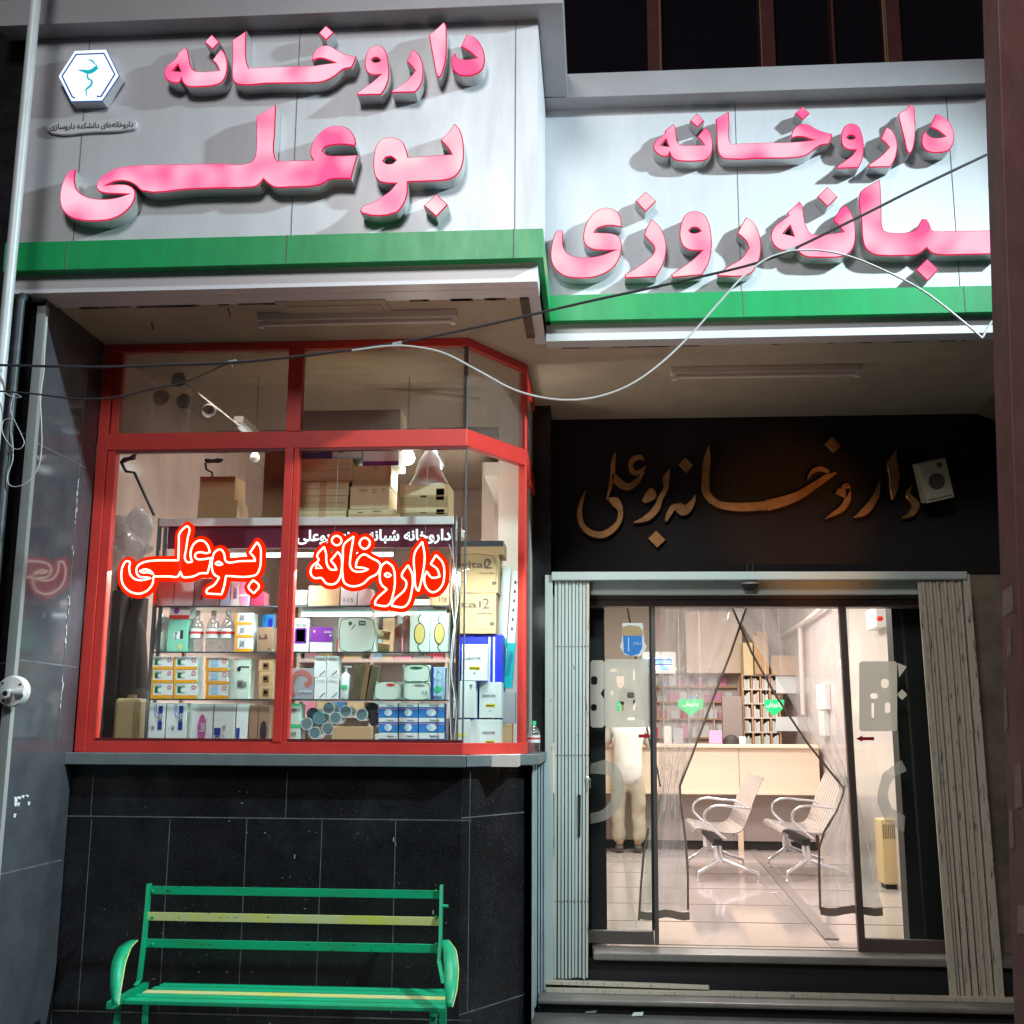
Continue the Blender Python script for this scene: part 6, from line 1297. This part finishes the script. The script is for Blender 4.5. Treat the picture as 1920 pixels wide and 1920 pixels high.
# pale pole and grey drain pipe on the left
qa = P(34, 350, 4.85); pp = thing('street_pole', 'slim pale painted pole running up the left edge past the sign', 'pole')
MB().tube([(qa.x, qa.y, GZ), (qa.x, qa.y, 7.5)], .0255, n=18).build('pole', 'pole_paint', pp, smooth=True); MB().lathe((qa.x, qa.y, GZ), [(.07, 0), (.07, .02), (.03, .03)], n=18).build('base_plate', 'steel_dark', pp)
qd = P(24, 720, 5.22); dp = thing('drain_pipe', 'dark grey rusty downpipe bent under the left end of the sign', 'pipe')
MB().tube([(qd.x, qd.y, GZ), (qd.x, qd.y, P(36, 566, 5.22).z), (qd.x+.004, qd.y+.01, P(36, 556, 5.22).z), (qd.x+.004, qd.y+.07, P(36, 548, 5.22).z)], .024, n=14).build('pipe', 'steel_dark', dp, smooth=True)
def cable(name, label, pts, Y, r, m, group=None, ties=()):
    t = thing(name, label, 'cable', group); q = smooth_loop([(lambda v: (v.x, v.z))(P(p[0], p[1], Y)) for p in pts], closed=False, sharp=100, sub=6)
    MB().tube([(a, Y, b) for a, b in q], r, n=8).build('cable_run', m, t, smooth=True)
    for (x, y) in ties:
        v = P(x, y, Y); MB().tube([(v.x-.02, Y, v.z-.003), (v.x+.02, Y, v.z+.006)], r*1.9, n=8).build('tape_wrap', 'tape', t)
        MB().tube([(v.x-.01, Y-.003, v.z+.01), (v.x, Y-.006, v.z-.01), (v.x+.008, Y-.006, v.z-.025)], .0012, n=4).build('tie_end', 'cable_white', t)
    return t
cable('overhead_cable', 'thick dark cable stretched from lower left to upper right before the signs', [(-20, 684), (60, 686), (180, 688), (320, 684), (430, 680), (560, 668), (750, 642), (900, 612), (1100, 566), (1300, 522), (1440, 486), (1600, 412), (1720, 352), (1850, 290)], 4.80, .0062, 'cable_black', None, [(745, 646), (1482, 470)])
cable('overhead_cable', 'thinner dark cable sagging below the thick one at the left', [(-20, 732), (60, 738), (150, 748), (220, 744), (290, 728), (340, 718), (430, 680)], 4.81, .0042, 'cable_black', None, [(435, 679)])
cable('white_cable', 'white cable drooping between its two ties on the thick cable', [(660, 657), (740, 648), (790, 652), (832, 662), (900, 697), (960, 729), (1010, 744), (1065, 750), (1120, 744), (1180, 722), (1240, 680), (1300, 622), (1350, 565), (1400, 512), (1440, 484), (1482, 470)], 4.785, .0044, 'cable_white')
cable('white_cable', 'white cable hooking down at the right behind the brown post', [(1482, 470), (1530, 469), (1590, 480), (1660, 508), (1730, 545), (1790, 590), (1842, 634), (1848, 622), (1860, 602)], 4.785, .0044, 'cable_white')
cable('white_cable', 'thin white wire looping beside the grey downpipe', [(88, 594), (84, 640), (82, 700), (76, 740), (78, 800), (78, 840), (70, 880), (45, 908), (20, 911), (14, 900), (24, 860), (22, 810)], 5.20, .0026, 'cable_white')
cable('white_cable', 'small tangle of wire tied round the grey downpipe', [(0, 728), (18, 742), (30, 746), (40, 744), (26, 736), (20, 770), (28, 790), (40, 815), (45, 832), (36, 842), (20, 836), (6, 790), (22, 784)], 5.19, .0022, 'cable_white')
# round fitting at the left edge
q = P(20, 1296, 5.24); rf = thing('conduit_fitting', 'round white metal fitting with a hole at the far left wall', 'fitting')
MB().lathe((q.x, q.y, q.z), [(.072, -.05), (.074, -.02), (.068, .0), (.03, .006)], n=24, axis='y').build('round_base', 'white_plastic', rf, smooth=True)
MB().lathe((q.x-.005, q.y-.02, q.z-.012), [(.022, -.04), (.022, .02), (.013, .021), (.013, .0)], n=16, axis='y').build('nozzle', 'white_plastic', rf, smooth=True)
MB().lathe((q.x-.005, q.y-.0415, q.z-.012), [(.0125, 0), (.012, .0012)], n=16, axis='y').build('hole', 'black', rf)
MB().tube([(q.x+.03, q.y-.02, q.z-.005), (q.x+.078, q.y-.02, q.z-.005)], .018).build('side_socket', 'white_plastic', rf, smooth=True)
for a in (.6, 2.4, 4.1): MB().lathe((q.x+.055*math.cos(a), q.y-.004, q.z+.055*math.sin(a)), [(.006, 0), (.005, .003)], n=8, axis='y').build('screw', 'black', rf)
# brown post at the right
YPO = 3.0
pa_, pb_ = P(1870, 0, YPO), P(1935, 1920, YPO)
bp_ = thing('brown_post', 'leaning reddish brown post with torn paper scraps along the right edge', 'post')
za, zb2 = P(1870, -60, YPO).z, GZ; 
def px_at(z): return pa_.x+(pb_.x-pa_.x)*(pa_.z-z)/(pa_.z-pb_.z)
W_, D_2 = .13, .125
o = MB()
for z0_, z1_ in ((GZ, za+.4),):
    a, b = px_at(z0_), px_at(z1_); o.hexa([(a, YPO, z0_), (a+W_, YPO, z0_), (a+W_, YPO+D_2, z0_), (a, YPO+D_2, z0_), (b, YPO, z1_), (b+W_, YPO, z1_), (b+W_, YPO+D_2, z1_), (b, YPO+D_2, z1_)])
o.build('post_body', 'post_brown', bp_, bevel=.004)
for (y0_, y1_, u0, u1) in ((1095, 1150, .1, .8), (1170, 1230, .3, .6), (1285, 1372, .0, .25), (1430, 1520, .5, .95), (1520, 1600, .1, .4), (1700, 1760, .4, .9)):
    a, b = P(1890, y0_, YPO), P(1890, y1_, YPO); xA, xB = px_at(a.z), px_at(b.z); d = -.0015
    MB().quad([(xB+d, YPO+D_2*(1-u0), b.z), (xB+d, YPO+D_2*(1-u1), b.z+.01), (xA+d, YPO+D_2*(1-u1)+.006, a.z), (xA+d, YPO+D_2*(1-u0)-.008, a.z-.006)]).build('paper_scrap', 'paper_torn', bp_, fix=False)
# speaker, wall box
def tilted(name, label, cat, cx, cy, Y, wpx, hpx, ang):
    t = thing(name, label, cat); q = P(cx, cy, Y); k = Y/F; W, H = wpx*k, hpx*k
    rot = Matrix.Translation((q.x, Y, q.z)) @ Matrix.Rotation(ang, 4, 'Y') @ Matrix.Rotation(math.radians(12), 4, 'X')
    return t, W, H, rot
t, W, H, M4 = tilted('wall_speaker', 'tilted cream wall speaker at the right of the gilded lettering', 'speaker', 1756, 901, 7.50, 52, 76, math.radians(-13))
def tb_(mb, name, m, bevel=0, smooth=False):
    o = mb.build(name, m, t, bevel=bevel, smooth=smooth); o.matrix_world = M4; return o
tb_(MB().box(-W/2, W/2, 0, .13, -H/2, H/2), 'speaker_case', 'cream_plastic', .006)
tb_(MB().lathe((0, -.001, -H*.02), [(W*.29, 0), (W*.28, .006), (W*.26, .002)], n=24, axis='y'), 'woofer_grille', 'grille')
tb_(MB().lathe((W*.22, -.001, H*.36), [(W*.1, 0), (W*.09, .004)], n=16, axis='y'), 'tweeter', 'grille')
tb_(MB().box(-W*.42, W*.42, -.002, -.0002, -H*.44, -H*.42), 'badge_line', 'black')
tag(MB().box(2.72, 2.979, 6.9, 7.06, P(1862, 880, 7.0).z, P(1862, 835, 7.0).z).build('wall_box', 'cream_plastic', bevel=.006), 'dull cream box on the rough side wall beside the brown post', 'box')
# tube battens on the soffit
def batten(label, x0, x1, y0, y1, th):
    a, b = PZ(x0, (y0+y1)/2, ZS-.03), PZ(x1, (y0+y1)/2-2, ZS-.03); t = thing('tube_batten', label, 'lamp', 'unlit tube battens under the soffit')
    ym = (a.y+b.y)/2
    MB().box(a.x, b.x, ym-.03, ym+.03, ZS-.04, ZS-.0005).build('housing', 'wall_paint', t, bevel=.003)
    MB().tube([(a.x+.03, ym-.01, ZS-.058), (b.x-.03, ym-.01, ZS-.058)], .011).build('tube', 'shelf_white', t, smooth=True)
    for x in (a.x+.02, b.x-.02): MB().box(x-.012, x+.012, ym-.022, ym+.012, ZS-.072, ZS-.0401).build('lamp_holder', 'white_plastic', t)
batten('unlit tube batten under the soffit above the bay window', 482, 858, 592, 604, 0); batten('unlit tube batten under the soffit above the entrance', 1258, 1612, 692, 704, 0)
# hooks in soffit
for x, y, lab in ((284, 610, 'small hook in the soffit over the left window frame'), (428, 585, 'small hook in the soffit left of the tube batten')):
    q = PZ(x, y, ZS-.02); tag(MB().tube([(q.x, q.y, ZS), (q.x+.003, q.y, ZS-.02), (q.x+.012, q.y, ZS-.035), (q.x+.008, q.y, ZS-.045)], .003, n=6).build('ceiling_hook', 'black'), lab, 'hook')
# sanitiser bottle on the sill
bq = PZ(1001, 1419, ZSL); bt = bottle('clear sanitiser bottle with green cap on the right end of the stone sill', 989, 1012, 1352, ZSL, Y=6.62, capm='box_green', group=None)
# litter by the step
for k, (x, y) in enumerate(((1108, 1893), (1195, 1899), (1020, 1884))):
    q = PZ(x, y, GZ+.02); m_ = MB().quad([(q.x-.035, q.y-.012, GZ+.004), (q.x+.03, q.y-.02, GZ+.01), (q.x+.036, q.y+.012, GZ+.022), (q.x-.02, q.y+.02, GZ+.018)]).build('paper_litter', 'box_white', fix=False); s_ = m_.modifiers.new('s', 'SOLIDIFY'); s_.thickness = .002
    tag(m_, ('white paper scrap on the pavement before the gate', 'white paper scrap on the pavement before the door opening', 'crumpled scrap at the foot of the ribbed corner strip')[k], 'litter')
